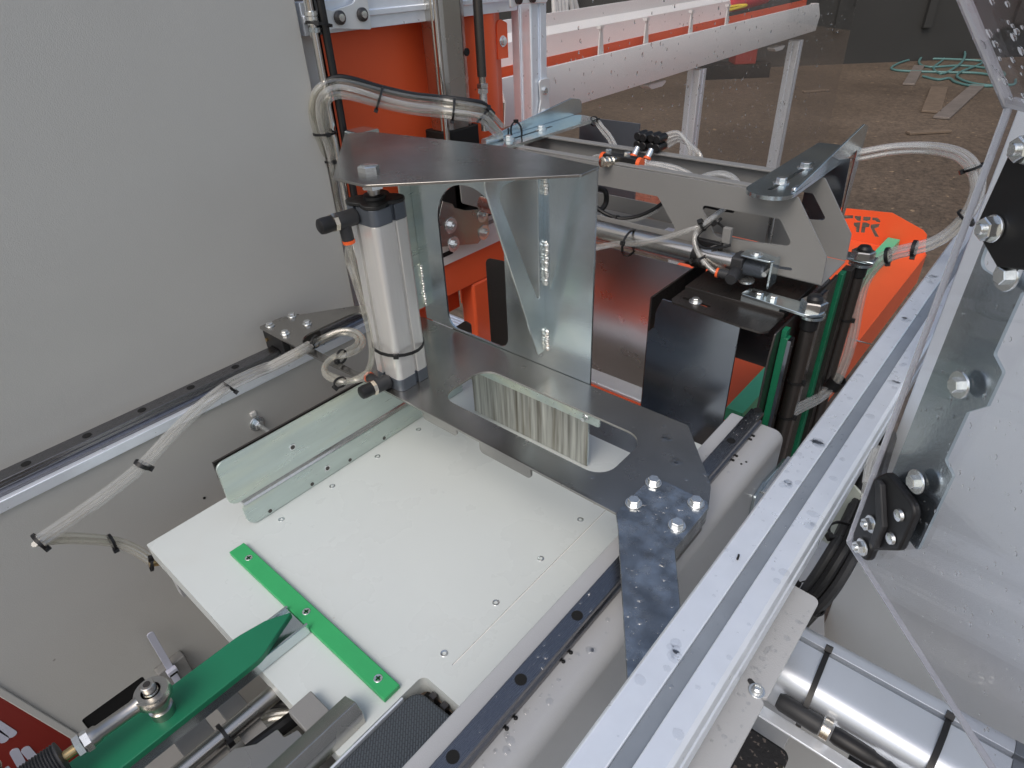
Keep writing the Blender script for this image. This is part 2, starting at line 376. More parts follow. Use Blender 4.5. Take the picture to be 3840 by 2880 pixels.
def hexbolt(parent, p, axis, r_=0.0065, h=0.005, wr=0.0, name='bolt', rot=0.3, mt='bolt', stud=0.0):
    b = MB(); p = Vector(p); ax = Vector(axis).normalized()
    d0 = 0.0
    if wr: b.cyl(p, p+ax*0.0016, wr, 20, ch=0.0004); d0 = 0.0016
    b.hexa(p+ax*d0, ax, r_, h, rot)
    if stud: b.cyl(p+ax*(d0+h-0.0005), p+ax*(d0+h+stud), r_*0.5, 12, ch=0.0006)
    return b.build(name, mt, parent)
def csk(parent, p, r_=0.0042, mt='bolt', axis=(0, 0, 1), name='screw'):
    b = MB().lathe(p, axis, [(-0.003, r_), (0.0004, r_), (0.0006, r_*0.92), (0.0004, r_*0.5), (-0.0012, r_*0.42)], 14)
    return b.build(name, mt, parent)
def tie(parent, c, axis, ra, rb=None, hint=None, head=None, wd=0.0035, name='cable_tie', tail=0.0, mt='black'):
    rb = rb or ra; b = MB(); b.band(c, axis, ra, rb, wd, 0.0013, hint)
    a, bb, t = basis(axis, hint); c = Vector(c)
    hd = Vector(head).normalized() if head else a
    hd = (hd-t*hd.dot(t)).normalized()
    rr = 1/math.sqrt((hd.dot(a)/ra)**2+(hd.dot(bb)/rb)**2)
    s_ = hd.cross(t); hc = c+hd*(rr+0.002); k = 0.003
    b.prism(rect(-0.0032, -k, 0.0032, k), hc, s_, t, -0.0025, 0.003)
    if tail: b.prism(rect(-0.001, -0.0014, 0.001, 0.0014), hc, s_, t, 0, tail)
    return b.build(name, mt, parent)
def bundle(parent, pts, n, r_, spread, mt='tube', name='tube', hint=None, seed=1, sub=5, ends=None):
    rnd = random.Random(seed); P_ = spline(pts, sub); N = len(P_); fr = []; up_ = None
    for i in range(N):
        t = (P_[min(i+1, N-1)]-P_[max(0, i-1)]).normalized()
        if up_ is None: up_ = basis(t, hint)[0]
        up_ = (up_-t*up_.dot(t)).normalized(); fr.append((up_.copy(), t.cross(up_)))
    for j in range(n):
        ring_ = n <= 5 or j < n-max(1, n//4)
        nr = n if n <= 5 else n-max(1, n//4)
        th0 = 2*PI*j/nr+rnd.random()*0.3; tw = rnd.uniform(-0.5, 0.5); ph = rnd.random()*6; rad = spread if ring_ else spread*0.3
        Q = []
        for i, p in enumerate(P_):
            th = th0+tw*i/N+0.15*math.sin(ph+i*0.12); sp = rad*(1+0.10*math.sin(ph*2+i*0.2))
            Q.append(p+(fr[i][0]*math.cos(th)+fr[i][1]*math.sin(th))*sp)
        MB().tube(Q, r_, 8, 1).build(name, mt[j % len(mt)] if isinstance(mt, list) else mt, parent)
def droplets(parent, O, ax, ay, boxes, n, rmin, rmax, seed=3, name='water_droplets', flat=0.45, elong=1.0, mt='water'):
    """lens-shaped water drops on a surface; boxes = list of (u0,v0,u1,v1) or a function"""
    rnd = random.Random(seed); O, ax, ay = Vector(O), Vector(ax), Vector(ay); nn = ax.cross(ay); b = MB()
    for i in range(n):
        if callable(boxes): u_, v_ = boxes(rnd)
        else:
            q = rnd.choice(boxes); u_, v_ = q[0]+(q[2]-q[0])*rnd.random(), q[1]+(q[3]-q[1])*rnd.random()
        R = rmin*(rmax/rmin)**(rnd.random()**1.8); e1 = 1+0.35*rnd.random(); e2 = (1+0.2*rnd.random())*elong
        vs = []; K = 9; th0 = rnd.random()*6
        wob = [1+0.12*rnd.uniform(-1, 1) for _ in range(K)]
        for lv, (rr, hh) in enumerate(((1, 0), (0.82, 0.55), (0.45, 0.9))):
            for k in range(K):
                th = th0+2*PI*k/K; vs.append(O+ax*(u_+R*rr*wob[k]*e1*math.cos(th))+ay*(v_+R*rr*wob[k]*e2*math.sin(th))+nn*(R*flat*hh+0.00005))
        vs.append(O+ax*u_+ay*v_+nn*R*flat)
        fs = [tuple(range(K))[::-1]]
        for l in range(2):
            for k in range(K): k2 = (k+1) % K; fs.append((l*K+k, l*K+k2, (l+1)*K+k2, (l+1)*K+k))
        for k in range(K): fs.append((2*K+k, 2*K+(k+1) % K, 3*K))
        b.add(vs, fs)
    o = b.build(name, mt, parent, ang=80); o['kind'] = 'stuff'; return o
def slotted_profile(name, label, p, q, wd, dp, side, group=None, mt='alu', sw=None):
    """square T-slot extrusion from p to q; side = direction of its width"""
    p, q = Vector(p), Vector(q); ax = Vector(side).normalized(); d = (q-p).normalized(); ay = d.cross(ax)
    sw = sw or wd*0.09; g = wd*0.10; w2, d2 = wd/2, dp/2; c = wd*0.04
    def sidepts(L, D):
        return [(-L+c, -D), (-sw, -D), (-sw, -D+g), (sw, -D+g), (sw, -D), (L-c, -D)]
    pts = []
    for k, (L, D) in enumerate(((w2, d2), (d2, w2), (w2, d2), (d2, w2))):
        a = k*PI/2
        for x_, y_ in sidepts(L, D): pts.append((x_*math.cos(a)-y_*math.sin(a), x_*math.sin(a)+y_*math.cos(a)))
    t = thing(name, label, 'aluminium profile', group)
    MB().prism(pts, p, ax, ay, 0, (q-p).dot(ax.cross(ay))).build('extrusion', mt, t, bevel=0.0006)
    return t

# =================================================================== SETTING
GZ = -0.75
g = MB(); g.add([(-60, -30, GZ), (60, -30, GZ), (60, 90, GZ), (-60, 90, GZ)], [(0, 1, 2, 3)])
tag(g.build('ground', 'ground'), kind='structure')

# dark hall added across the yard so the flat plates reflect dark
HN = V(-0.64, 0.77, 0).normalized(); HA = V(0.77, 0.64, 0).normalized(); HO = V(-5.2, 8.2, GZ)
t = thing('added_hall', 'dark hall with ribbed cladding, added across the yard for plate reflections', 'building')
MB().prism(rect(-16, 0, 12, 9), HO, HA, Z, -6, 0).build('wall', 'hallwall', t)
for k in range(24):
    MB().prism(rect(-15.6+k*1.15, 0.4, -15.5+k*1.15, 8.8), HO, HA, Z, 0.0, 0.06).build('cladding_rib', 'hallwall', t)

# green machine parked before the hall
t = thing('parked_machine', 'green painted machine frame parked before the dark hall', 'machine')
MO = (-3.4575, 14.8943, -0.7500); MO = V(*MO)
for k, (a, b_, z0, z1) in enumerate(((-1.6, 0.9, 0.55, 0.72), (-1.6, 0.3, 0.22, 0.30), (-1.6, 0.2, 0.36, 0.42))):
    MB().prism(rect(a, z0, b_, z1), MO, HA, Z, -0.15, 0.15).build('beam', 'machgreen', t, bevel=0.01)
for a in (-1.45, -0.4, 0.75): MB().prism(rect(a, 0, a+0.09, 0.55), MO, HA, Z, -0.1, 0.1).build('leg', 'machgreen', t)
MB().cyl(MO+HA*0.1+Z*0.42, MO+HA*0.1+Z*0.5-HN*0.2, 0.05).build('lamp', 'red', t)
t = thing('red_cabinet', 'red machine cabinet with shade put into its colour behind the tray leg', 'cabinet')
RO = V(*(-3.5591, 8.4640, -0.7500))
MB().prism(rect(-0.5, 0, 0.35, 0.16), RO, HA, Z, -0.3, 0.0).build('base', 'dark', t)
MB().prism(rect(-0.10, 0.16, 0.16, 0.55), RO, HA, Z, -0.3, 0.0).build('body', 'shadedred', t, bevel=0.01)

# teal hose lying in loops
t = thing('garden_hose', 'teal hose lying in loose loops on the brown yard', 'hose')
hp = [(-2.6470, 16.3520, -0.4000), (-2.6230, 15.9985, -0.5500), (-1.9897, 12.3793, -0.7000), (-1.8318, 10.8928, -0.7350), (-1.7788, 10.1320, -0.7350), (-1.5855, 9.6886, -0.7350), (-1.5436, 10.4418, -0.7000), (-1.6811, 11.2826, -0.6600), (-1.9914, 11.9774, -0.6600), (-2.0826, 11.1127, -0.6900), (-2.0360, 10.5370, -0.7350), (-1.8318, 10.1710, -0.7350), (-1.5162, 10.4305, -0.7350), (-1.0987, 10.1900, -0.7350), (-0.9924, 9.7402, -0.7350), (-1.2737, 9.8457, -0.7300), (-1.5551, 9.8154, -0.7350), (-2.1071, 9.7462, -0.7350), (-2.2352, 10.1899, -0.7350), (-2.1377, 10.8400, -0.7350), (-1.6054, 10.8968, -0.7250), (-1.3652, 10.8137, -0.7350), (-1.4265, 9.6988, -0.7200), (-1.3252, 9.3253, -0.7350), (-1.0735, 9.0505, -0.7350), (-0.8246, 9.1708, -0.7350), (-0.8402, 9.5526, -0.7350)]
MB().tube(hp, 0.013, 8, 6).build('hose_loop', 'hose', t)
MB().tube([(-1.7334, 9.4002, -0.7350), (-1.5438, 9.2229, -0.7350), (-1.4529, 9.3695, -0.7350), (-1.3381, 9.1175, -0.7350), (-1.1158, 8.9358, -0.7350), (-0.8358, 9.1654, -0.7350)], 0.013, 8, 6).build('hose_loop', 'hose', t)

# timber scraps; the pale slabs stand for reflections in the pane
def timber_or_streak(px, lab, a, b_, wd, th=0.02):
    a, b_ = V(*a), V(*b_); d = (b_-a); L = d.length; d.normalize(); s_ = Z.cross(d)
    tag(MB().prism(rect(0, -wd/2, L, wd/2), V(a.x, a.y, GZ+0.004), d, s_, 0, th).build('scrap_or_streak', 'wood' if px else M.setdefault('panestreak', mat('pane_reflection_streak', (0.19, 0.16, 0.14), 0.5, var=0.2, vscale=9)), bevel=0.003), lab, 'board', 'scraps lying on the yard')
timber_or_streak(0, 'long pale slab standing for a pane reflection below the hose loops', (-1.0711, 7.1109, -0.7500), (-1.1094, 9.0191, -0.7500), 0.13)
timber_or_streak(1, 'short thin slat lying left of the hose loops', (-2.5619, 7.8451, -0.7500), (-2.3742, 8.0681, -0.7500), 0.05)
timber_or_streak(1, 'brown board stub lying against the pale slab', (-1.2026, 7.3405, -0.7500), (-1.4183, 8.7047, -0.7500), 0.16)
timber_or_streak(0, 'small pale slab standing for a pane reflection between hose loops and long slab', (-1.7370, 8.7803, -0.7500), (-1.9606, 10.2239, -0.7500), 0.12)
timber_or_streak(1, 'flat brown slat lying near the right edge of the yard', (-1.1642, 6.3694, -0.7500), (-0.9072, 6.6167, -0.7500), 0.07)

# =================================================================== ENCLOSURE WALL, LEFT RAIL
t = thing('enclosure_wall', 'tall grey painted steel side wall on the left', 'wall')
MB().box((-0.955, -0.15, -0.0), (-0.905, 0.586, 1.05)).build('upper_panel', 'wall', t, bevel=0.002)
lo = MB().prism(fillet([(-0.016, -0.60), (0.586, -0.60), (0.586, 0.076), (-0.143, 0.076)], 0.001), (-0.835, 0, 0), Y, Z, -0.069, 0.0, holes=[fillet(rect(-0.0565, -0.352, 0.033, -0.304), 0.004)]).build('lower_panel', 'wall', t, bevel=0.0015)
MB().box((-0.90, -0.0563, -0.3518), (-0.8375, 0.0328, -0.3042)).build('slot_shade_fill', 'dark', t)  # dark block stands for the shade inside the open slot
MB().prism([(-0.016, -0.60), (-0.026, -0.60), (-0.153, 0.076), (-0.143, 0.076)], (-0.836, 0, 0), Y, Z, -0.012, 0.004).build('folded_edge', 'wall', t, bevel=0.0015)
MB().cyl((-0.836, 0.2131, -0.0609), (-0.8344, 0.2131, -0.0609), 0.0022, 10).build('rivet_hole', 'dark', t)

t = thing('linear_rail', 'long steel guide rail along the grey side wall', 'rail', 'linear guide rails')
MB().box((-0.869, -0.140, 0.0762), (-0.831, 0.583, 0.0915)).build('mounting_bar', 'alu', t, bevel=0.001)
prof = [(-0.862, 0.0917), (-0.862, 0.096), (-0.857, 0.100), (-0.857, 0.104), (-0.862, 0.1075), (-0.862, 0.112), (-0.839, 0.112), (-0.839, 0.1075), (-0.844, 0.104), (-0.844, 0.100), (-0.839, 0.096), (-0.839, 0.0917)]
MB().prism(prof, (0, 0.583, 0), X, Z, 0, 0.723).build('rail', 'railsteel', t, bevel=0.0006)
for yy in (-0.02, 0.048, 0.118, 0.188, 0.257, 0.326, 0.53): MB().cyl((-0.8505, yy, 0.1115), (-0.8505, yy, 0.1124), 0.0055, 16).build('mounting_hole', 'dark', t)

t = thing('rail_carriage', 'black guide carriage under the left end of the flat plate', 'carriage', 'guide carriages')
MB().prism(fillet([(-0.879, 0.104), (-0.879, 0.1365), (-0.822, 0.1365), (-0.822, 0.104), (-0.838, 0.098), (-0.838, 0.1128), (-0.863, 0.1128), (-0.863, 0.098)], 0.002), (0, 0.46, 0), X, Z, 0, 0.055).build('body', 'darksteel', t, bevel=0.0008)
MB().prism(fillet([(-0.878, 0.103), (-0.878, 0.1355), (-0.823, 0.1355), (-0.823, 0.103), (-0.838, 0.098), (-0.838, 0.1132), (-0.863, 0.1132), (-0.863, 0.098)], 0.002), (0, 0.4048, 0), X, Z, 0, 0.0105).build('end_cap', 'black', t, bevel=0.0008)
MB().cyl((-0.868, 0.394, 0.122), (-0.868, 0.391, 0.122), 0.003, 10).build('grease_nipple', 'brass', t)

# =================================================================== WHITE SLIDING TABLE
t = thing('slide_table', 'thick white plastic table plate with notched front', 'table plate')
outer = fillet([(-0.735, 0.104), (-0.329, 0.104), (-0.329, 0.208), (-0.237, 0.208), (-0.237, 0.713), (-0.3145, 0.713), (-0.3145, 0.634), (-0.735, 0.634)], [0.002, 0.003, 0.008, 0.001, 0.001, 0.001, 0.001, 0.001])
groove = rect(-0.3142, 0.234, -0.3126, 0.63)
MB().prism(outer, (0, 0, 0), X, Y, -0.025, 0.0, holes=[groove]).build('plate', 'hdpe', t, bevel=0.0012)
MB().box((-0.3145, 0.2335, -0.02), (-0.3123, 0.6305, -0.0014)).build('groove_floor', M['whitewarm'], t)
for yy in (0.238, 0.319, 0.400, 0.4815):
    csk(t, (-0.3295, yy, 0)); csk(t, (-0.6365, yy, 0))
bmb = MB().box((-0.735, 0.112, -0.10), (-0.72, 0.70, -0.026)); bmb.build('support_rail', 'cover', t)

t = thing('green_guide_strip', 'bright green plastic strip screwed across the white table', 'strip')
MB().prism(fillet(rect(-0.6325, 0.1635, -0.336, 0.1835), 0.0008), (0, 0, 0), X, Y, 0.0003, 0.0065).build('strip', 'green', t, bevel=0.0008)
for xx in (-0.6046, -0.4826, -0.3578):
    s_ = csk(t, (xx, 0.174, 0.0065), 0.0046)
    MB().box((xx-0.0028, 0.1735, 0.0069), (xx+0.0028, 0.1745, 0.0074)).build('recess', 'dark', s_); MB().box((xx-0.0005, 0.1712, 0.0069), (xx+0.0005, 0.1768, 0.00745)).build('recess', 'dark', s_)

# =================================================================== PALE ANGLE GUIDE ON THE TABLE
t = thing('side_guide', 'pale chromated angle guide standing on the table by the wall', 'guide bracket')
MB().prism(fillet([(0.204, 0.0008), (0.60, 0.0008), (0.60, 0.036), (0.204, 0.036)], [0.016, 0, 0, 0.001]), (-0.656, 0, 0), Y, Z, -0.003, 0.0).build('lower_flange', 'zincpale', t, bevel=0.0006)
MB().prism([(-0.6665, 0.0365), (-0.656, 0.0365), (-0.654, 0.0385), (-0.6563, 0.041), (-0.6665, 0.041)], (0, 0.60, 0), X, Z, 0, 0.393).build('fold', 'bolt', t)
MB().prism(fillet([(0.192, 0.044), (0.60, 0.044), (0.60, 0.1125), (0.192, 0.1125)], [0.013, 0, 0, 0.010]), (-0.6585, 0, 0), Y, Z, -0.003, 0.0).build('upper_flange', 'zincpale', t, bevel=0.0006)
MB().prism(rect(0.195, 0.08, 0.60, 0.1085), (-0.6705, 0, 0), Y, Z, -0.003, 0.0).build('back_edge', 'darksteel', t)
for yy, zz, xx in ((0.290, 0.0785, -0.6585), (0.3285, 0.0165, -0.656)):
    n_ = MB().hexa((xx, yy, zz), X, 0.0052, 0.0012, 0.2).build('rivet_nut', 'bolt', t)
    MB().cyl((xx+0.001, yy, zz), (xx+0.0016, yy, zz), 0.0031, 14).build('bore', 'darksteel', n_)
for yy in (0.235, 0.301, 0.366, 0.43):
    MB().cyl((-0.6562, yy, 0.006), (-0.6555, yy, 0.006), 0.0028, 12).build('rivet_hole', 'darksteel', t)

t = thing('adjusting_bolt', 'zinc bolt with washers sticking out of the grey side wall', 'bolt')
wb = V(-0.835, 0.324, 0.0144)
MB().cyl(wb, wb+X*0.002, 0.0125, 22, ch=0.0004).build('washer', 'bolt', t)
MB().cyl(wb+X*0.002, wb+X*0.0035, 0.0095, 18, ch=0.0004).build('washer', 'zinc', t)
MB().hexa(wb+X*0.0035, X, 0.0075, 0.006).build('nut', 'bolt', t)
MB().cyl(wb, wb+X*0.05, 0.0036, 14).build('shank', 'bolt', t)
MB().hexa(wb+X*0.036, X, 0.0062, 0.004).build('nut', 'bolt', t)
MB().box(wb+V(-0.0005, -0.006, 0.016), wb+V(0.004, 0.003, 0.024)).build('clip', 'white', t, bevel=0.001)

# =================================================================== BRIDGE PLATE
t = thing('bridge_plate', 'flat zinc plate with long rounded window bridging both rails', 'plate')
bo = fillet([(-0.883, 0.3925), (-0.728, 0.3925), (-0.6, 0.3985), (-0.2285, 0.3985), (-0.163, 0.3985), (-0.163, 0.462), (-0.175, 0.492), (-0.242, 0.5695), (-0.69, 0.5695), (-0.80, 0.556), (-0.883, 0.43)], [0.004, 0, 0, 0, 0.01, 0.02, 0.03, 0.002, 0.04, 0.05, 0.006])
win = fillet([(-0.5215, 0.4255), (-0.265, 0.4365), (-0.268, 0.5195), (-0.5215, 0.5195)], [0.022, 0.03, 0.024, 0.022], 7)
win = fillet([(-0.518, 0.433), (-0.268, 0.433), (-0.268, 0.5185), (-0.518, 0.5185)], 0.024, 7)
win2 = fillet([(-0.80, 0.405), (-0.632, 0.405), (-0.632, 0.525), (-0.80, 0.525)], 0.025, 7)
MB().prism(bo, (0, 0, 0), X, Y, 0.1370, 0.1400, holes=[win, win2]).build('plate', 'zincpl', t, bevel=0.0006)
for xx in (-0.8705, -0.828):
    for yy in (0.405, 0.4445): hexbolt(t, (xx, yy, 0.140), Z, 0.0055, 0.0042, 0.0072, rot=random.random())
MB().prism(fillet([(-0.515, 0.126), (-0.455, 0.126), (-0.455, 0.1368), (-0.515, 0.1368)], [0.006, 0.006, 0, 0]), (0, 0.402, 0), X, Z, 0, 0.003).build('stop_tab', 'zincpl', t, bevel=0.0005)
MB().prism(fillet([(-0.418, 0.122), (-0.34, 0.122), (-0.34, 0.1368), (-0.418, 0.1368)], [0.006, 0.006, 0, 0]), (0, 0.402, 0), X, Z, 0, 0.003).build('stop_tab', 'zincpl', t, bevel=0.0005)
droplets(t, (0, 0, 0.1401), X, Y, lambda q: ((lambda a: (a, q.uniform(0.405, 0.56) if a > -0.26 else q.choice((q.uniform(0.525, 0.56), q.uniform(0.402, 0.43)))))(-0.17-0.2*q.random()**1.6)), 46, 0.0007, 0.0042, 5, flat=0.3)
for px in ((-0.247, 0.536), (-0.225, 0.505)):
    droplets(t, (px[0], px[1], 0.1401), X, Y, [(-0.006, -0.006, 0.006, 0.006)], 7, 0.002, 0.006, int(px[0]*-999), flat=0.2)

# pusher sheet / upright with top plate
t = thing('pusher_bracket', 'welded galvanised upright bracket with triangular top plate behind cylinder', 'bracket')
ybk = 0.5735
hole = fillet([(-0.640, 0.1485), (-0.536, 0.1485), (-0.505, 0.20), (-0.505, 0.24), (-0.546, 0.364), (-0.622, 0.364)], [0.02, 0.03, 0.02, 0.02, 0.055, 0.055], 8)
hole = fillet([(-0.640, 0.1425), (-0.520, 0.1425), (-0.520, 0.364), (-0.640, 0.364)], [0.020, 0.02, 0.06, 0.058], 9)
up = fillet([(-0.69, 0.1405), (-0.69, 0.4125), (-0.3815, 0.4125), (-0.3815, 0.0012), (-0.60, 0.0012), (-0.60, 0.1405)], 0.0006)
MB().prism(up, (0, ybk, 0), X, Z, 0, 0.003, holes=[hole]).build('upright_sheet', 'zinc', t, bevel=0.0005)
tp = fillet([(-0.5945, 0.3885), (-0.5425, 0.3905), (-0.3795, 0.5395), (-0.3812, 0.5745), (-0.53, 0.5865), (-0.737, 0.5535), (-0.757, 0.526)], [0.006, 0.012, 0.006, 0.001, 0.004, 0.008, 0.008])
MB().prism(tp, (0, 0, 0), X, Y, 0.4126, 0.4156).build('top_plate', 'zincpl', t, bevel=0.0005)
gx = -0.4553
gus = [(ybk-0.003, 0.1665), (ybk-0.003, 0.4124), (0.474, 0.4124), (0.474, 0.405), (0.5545, 0.1665)]
gh = fillet([(ybk-0.013, 0.235), (ybk-0.013, 0.402), (0.489, 0.402)], [0.003, 0.006, 0.012], 5)
MB().prism(gus, (gx, 0, 0), Y, Z, -0.0015, 0.0015, holes=[gh]).build('gusset', 'zinc', t, bevel=0.0004)
rw = random.Random(5)
for z0, z1 in ((0.376, 0.394), (0.262, 0.318), (0.168, 0.196)):
    b = MB(); n_ = int((z1-z0)/0.0032)
    for k in range(n_):
        zc = z0+(k+0.5)*(z1-z0)/n_; R = rw.uniform(0.0036, 0.0050)
        b.lathe((gx+0.0035+rw.uniform(-0.001, 0.001), ybk-0.0025, zc), (rw.uniform(-0.3, 0.3), -1, rw.uniform(-0.4, 0.4)), [(0, R), (R*0.45, R*0.85), (R*0.7, R*0.35)], 10)
    b.build('weld_bead', 'weld', t, ang=60)
b = MB()
for k in range(16):
    R = rw.uniform(0.0024, 0.0036); b.lathe((-0.6885+rw.uniform(-0.001, 0.001), ybk-0.0025, 0.165+k*0.0042), (0.3, -1, 0), [(0, R), (R*0.6, R*0.8), (R*0.9, R*0.3)], 8)
b.build('weld_bead', 'weld', t, ang=60)
MB().prism(rect(-0.694, 0.16, -0.6905, 0.412), (0, ybk-0.001, 0), X, Z, 0, 0.02).build('side_flange', 'zincpale', t)
# L strip with bolt under the window
MB().prism(fillet([(-0.62, 0.081), (-0.361, 0.081), (-0.361, 0.1365), (-0.62, 0.1365)], [0, 0.004, 0, 0]), (0, ybk-0.0045, 0), X, Z, 0, 0.003).build('clamp_strip', 'zincpale', t, bevel=0.0005)
MB().hexa((-0.382, ybk-0.0075, 0.0914), -Y, 0.0052, 0.004).build('nut', 'bolt', t); MB().cyl((-0.382, ybk-0.011, 0.0914), (-0.382, ybk-0.017, 0.0914), 0.003, 12).build('stud', 'bolt', t)
MB().prism(rect(-0.5995, 0.0014, -0.3817, 0.0805), (0, ybk-0.0031, 0), X, Z, 0, 0.0006).build('rubbed_face', 'rubbed', t)
hexbolt(t, (-0.5815, 0.4265, 0.4156), Z, 0.0118, 0.0062, 0.0, 'nut', rot=0.1, mt='bolt')

# =================================================================== VERTICAL PNEUMATIC CYLINDER
CX, CY = -0.5880, 0.4335
t = thing('pneumatic_cylinder', 'upright square aluminium air cylinder standing on the flat plate', 'air cylinder')
h = 0.0255
def cylsec(s_):
    base = fillet([(-s_, -s_), (s_, -s_), (s_, s_), (-s_, s_)], 0.008, 7)
    return base
def cylgroove(s_):
    g_ = 0.0027; d_ = 0.0045; a = 0.011
    R = 0.008
    pts = []
    def arc(cx, cy, a0):
        for k in range(8): th = a0+PI/2*k/7; pts.append((cx+R*math.cos(th), cy+R*math.sin(th)))
    arc(-s_+R, -s_+R, PI)
    for x_ in (-0.006,): pts.extend([(x_-g_, -s_), (x_-g_, -s_+d_), (x_+g_, -s_+d_), (x_+g_, -s_)])
    arc(s_-R, -s_+R, -PI/2)
    for y_ in (0.003,): pts.extend([(s_, y_-g_), (s_-d_, y_-g_), (s_-d_, y_+g_), (s_, y_+g_)])
    arc(s_-R, s_-R, 0); arc(-s_+R, s_-R, PI/2)
    return pts
MB().prism(cylgroove(h), (CX, CY, 0), X, Y, 0.1575, 0.3598).build('barrel', 'alucyl', t, bevel=0.0004)
MB().prism(cylgroove(h+0.0002), (CX, CY, 0), X, Y, 0.1402, 0.1573).build('end_cap', 'alucap', t, bevel=0.0004)
MB().prism(cylgroove(h+0.0002), (CX, CY, 0), X, Y, 0.3600, 0.3785).build('end_cap', 'alucap', t, bevel=0.0004)
st = []
for k in range(32):
    th = 2*PI*k/32; q = 0.0220+0.0115*abs(math.cos(2*th+PI/2))**1.2; 
    st.append((q*math.cos(th), q*math.sin(th)))
MB().prism(st, (CX, CY, 0), X, Y, 0.3787, 0.3835).build('cast_cover', 'castblack', t, bevel=0.0012)
MB().lathe((CX, CY, 0.3835), Z, [(0, 0.013), (0.003, 0.0125), (0.004, 0.010)], 20).build('rod_seal', 'black', t)
MB().cyl((CX, CY, 0.383), (CX, CY, 0.412), 0.0068, 20).build('piston_rod', 'steel', t)
MB().hexa((CX, CY, 0.3945), Z, 0.0125, 0.0075, 0.3).build('lock_nut', 'bolt', t)
MB().prism(fillet(rect(-0.022, -0.018, 0.018, 0.018), 0.004), (CX, CY, 0), X, Y, 0.4022, 0.4124).build('spacer_block', 'bolt', t, bevel=0.0006)
def flow_control(parent, p, d, down, L=0.046):
    """elbow throttle valve: body along d, stem along down with an orange collar"""
    p, d, dn = Vector(p), Vector(d).normalized(), Vector(down).normalized()
    b = MB().lathe(p, d, [(0, 0.007), (0.003, 0.0095), (L*0.55, 0.0095), (L*0.57, 0.0085)], 22).build('throttle_valve', 'blackfit', parent)
    MB().lathe(p+d*L*0.57, d, [(0, 0.0102), (0.005, 0.0102)], 8).build('hex_collar', 'nickel', b)
    MB().lathe(p+d*(L*0.57+0.005), d, [(0, 0.0086), (0.011, 0.009), (0.015, 0.0083), (0.0165, 0.006)], 24).build('adjusting_knob', 'black', b)
    q = p+d*L*0.38
    MB().lathe(q, dn, [(0.004, 0.0072), (0.023, 0.0068)], 18).build('tube_port', 'blackfit', b)
    MB().lathe(q, dn, [(0.023, 0.0060), (0.0235, 0.0072), (0.027, 0.0072), (0.0275, 0.0045)], 18).build('release_collar', 'ring', b)
    return q+dn*0.026
pt1 = flow_control(t, (CX-0.004, CY-h, 0.3690), (-0.10, -1, -0.0), (0.05, 0.05, -1))
pt2 = flow_control(t, (CX+0.004, CY-h, 0.1515), (-0.12, -1, 0.02), (-1, 0.1, 0.02), 0.040)
tie(t, (CX, CY, 0.195), (0.06, 0.05, 1), 0.0325, 0.0325, (1, -1, 0), head=(1, -1, 0.0), wd=0.004)

# tubes of that cylinder
t = thing('looped_air_tubes', 'two clear air tubes looped beside the upright cylinder foot', 'air tube')
p1 = [tuple(pt1), (-0.6009, 0.3920, 0.3206), (-0.5919, 0.3900, 0.2947), (-0.5898, 0.3920, 0.2645), (-0.5893, 0.3940, 0.2291), (-0.5897, 0.3920, 0.1968), (-0.5987, 0.3880, 0.1713), (-0.6244, 0.3848, 0.1500), (-0.6300, 0.3670, 0.1520), (-0.6551, 0.3618, 0.1520), (-0.6786, 0.3726, 0.1520), (-0.6881, 0.3913, 0.1540), (-0.6705, 0.4029, 0.1600), (-0.6681, 0.4248, 0.1600), (-0.6868, 0.4472, 0.1580), (-0.7172, 0.4567, 0.1580), (-0.7379, 0.4448, 0.1580), (-0.7512, 0.4242, 0.1520), (-0.7538, 0.4030, 0.1500), (-0.7506, 0.3754, 0.1480)]
p2 = [tuple(pt2), (-0.6205, 0.3784, 0.1520), (-0.6460, 0.3740, 0.1470), (-0.6722, 0.3713, 0.1470), (-0.6903, 0.3822, 0.1480), (-0.6989, 0.4032, 0.1480), (-0.6977, 0.4230, 0.1480), (-0.6997, 0.4410, 0.1480), (-0.7129, 0.4546, 0.1480), (-0.7338, 0.4585, 0.1470), (-0.7496, 0.4467, 0.1470), (-0.7530, 0.4240, 0.1460), (-0.7512, 0.4002, 0.1460), (-0.7493, 0.3735, 0.1440)]
MB().tube(p1, 0.0037, 10, 6).build('tube', 'tubeyellow', t)
MB().tube(p2, 0.0037, 10, 6).build('tube', 'tubeyellow', t)
tie(t, (-0.6344, 0.3661, 0.1500), (1, -0.2, 0), 0.0065, 0.008, head=(0, -1, -0.6))
tie(t, (-0.6828, 0.4050, 0.1530), (1, 0.25, 0), 0.009, 0.009, head=(-0.3, -1, -0.2), tail=0.02)
tie(t, (-0.7529, 0.4103, 0.1500), (1, 0.35, 0), 0.008, 0.009, head=(-0.3, -1, -0.2), tail=0.016)

t = thing('hanging_air_tubes', 'bundle of clear air tubes hanging along the grey side wall', 'air tube')
hb = [(-0.7524, 0.3984, 0.1480), (-0.7528, 0.3763, 0.1460), (-0.8120, 0.3652, 0.1089), (-0.8060, 0.3290, 0.1150), (-0.8000, 0.2868, 0.1182), (-0.7900, 0.2395, 0.1138), (-0.7800, 0.1924, 0.1018), (-0.7700, 0.1455, 0.0868), (-0.7600, 0.1011, 0.0810), (-0.7550, 0.0550, 0.0751), (-0.7520, 0.0259, 0.0728), (-0.7520, 0.0152, 0.0713)]
bundle(t, hb, 4, 0.0035, 0.0052, 'tube', hint=(0, 0, 1), seed=4)
hb2 = [(-0.7520, 0.0150, 0.0707), (-0.7680, 0.0257, 0.0537), (-0.7750, 0.0456, 0.0335), (-0.7720, 0.0759, 0.0046), (-0.7620, 0.0917, -0.0152), (-0.7450, 0.1032, -0.0381)]
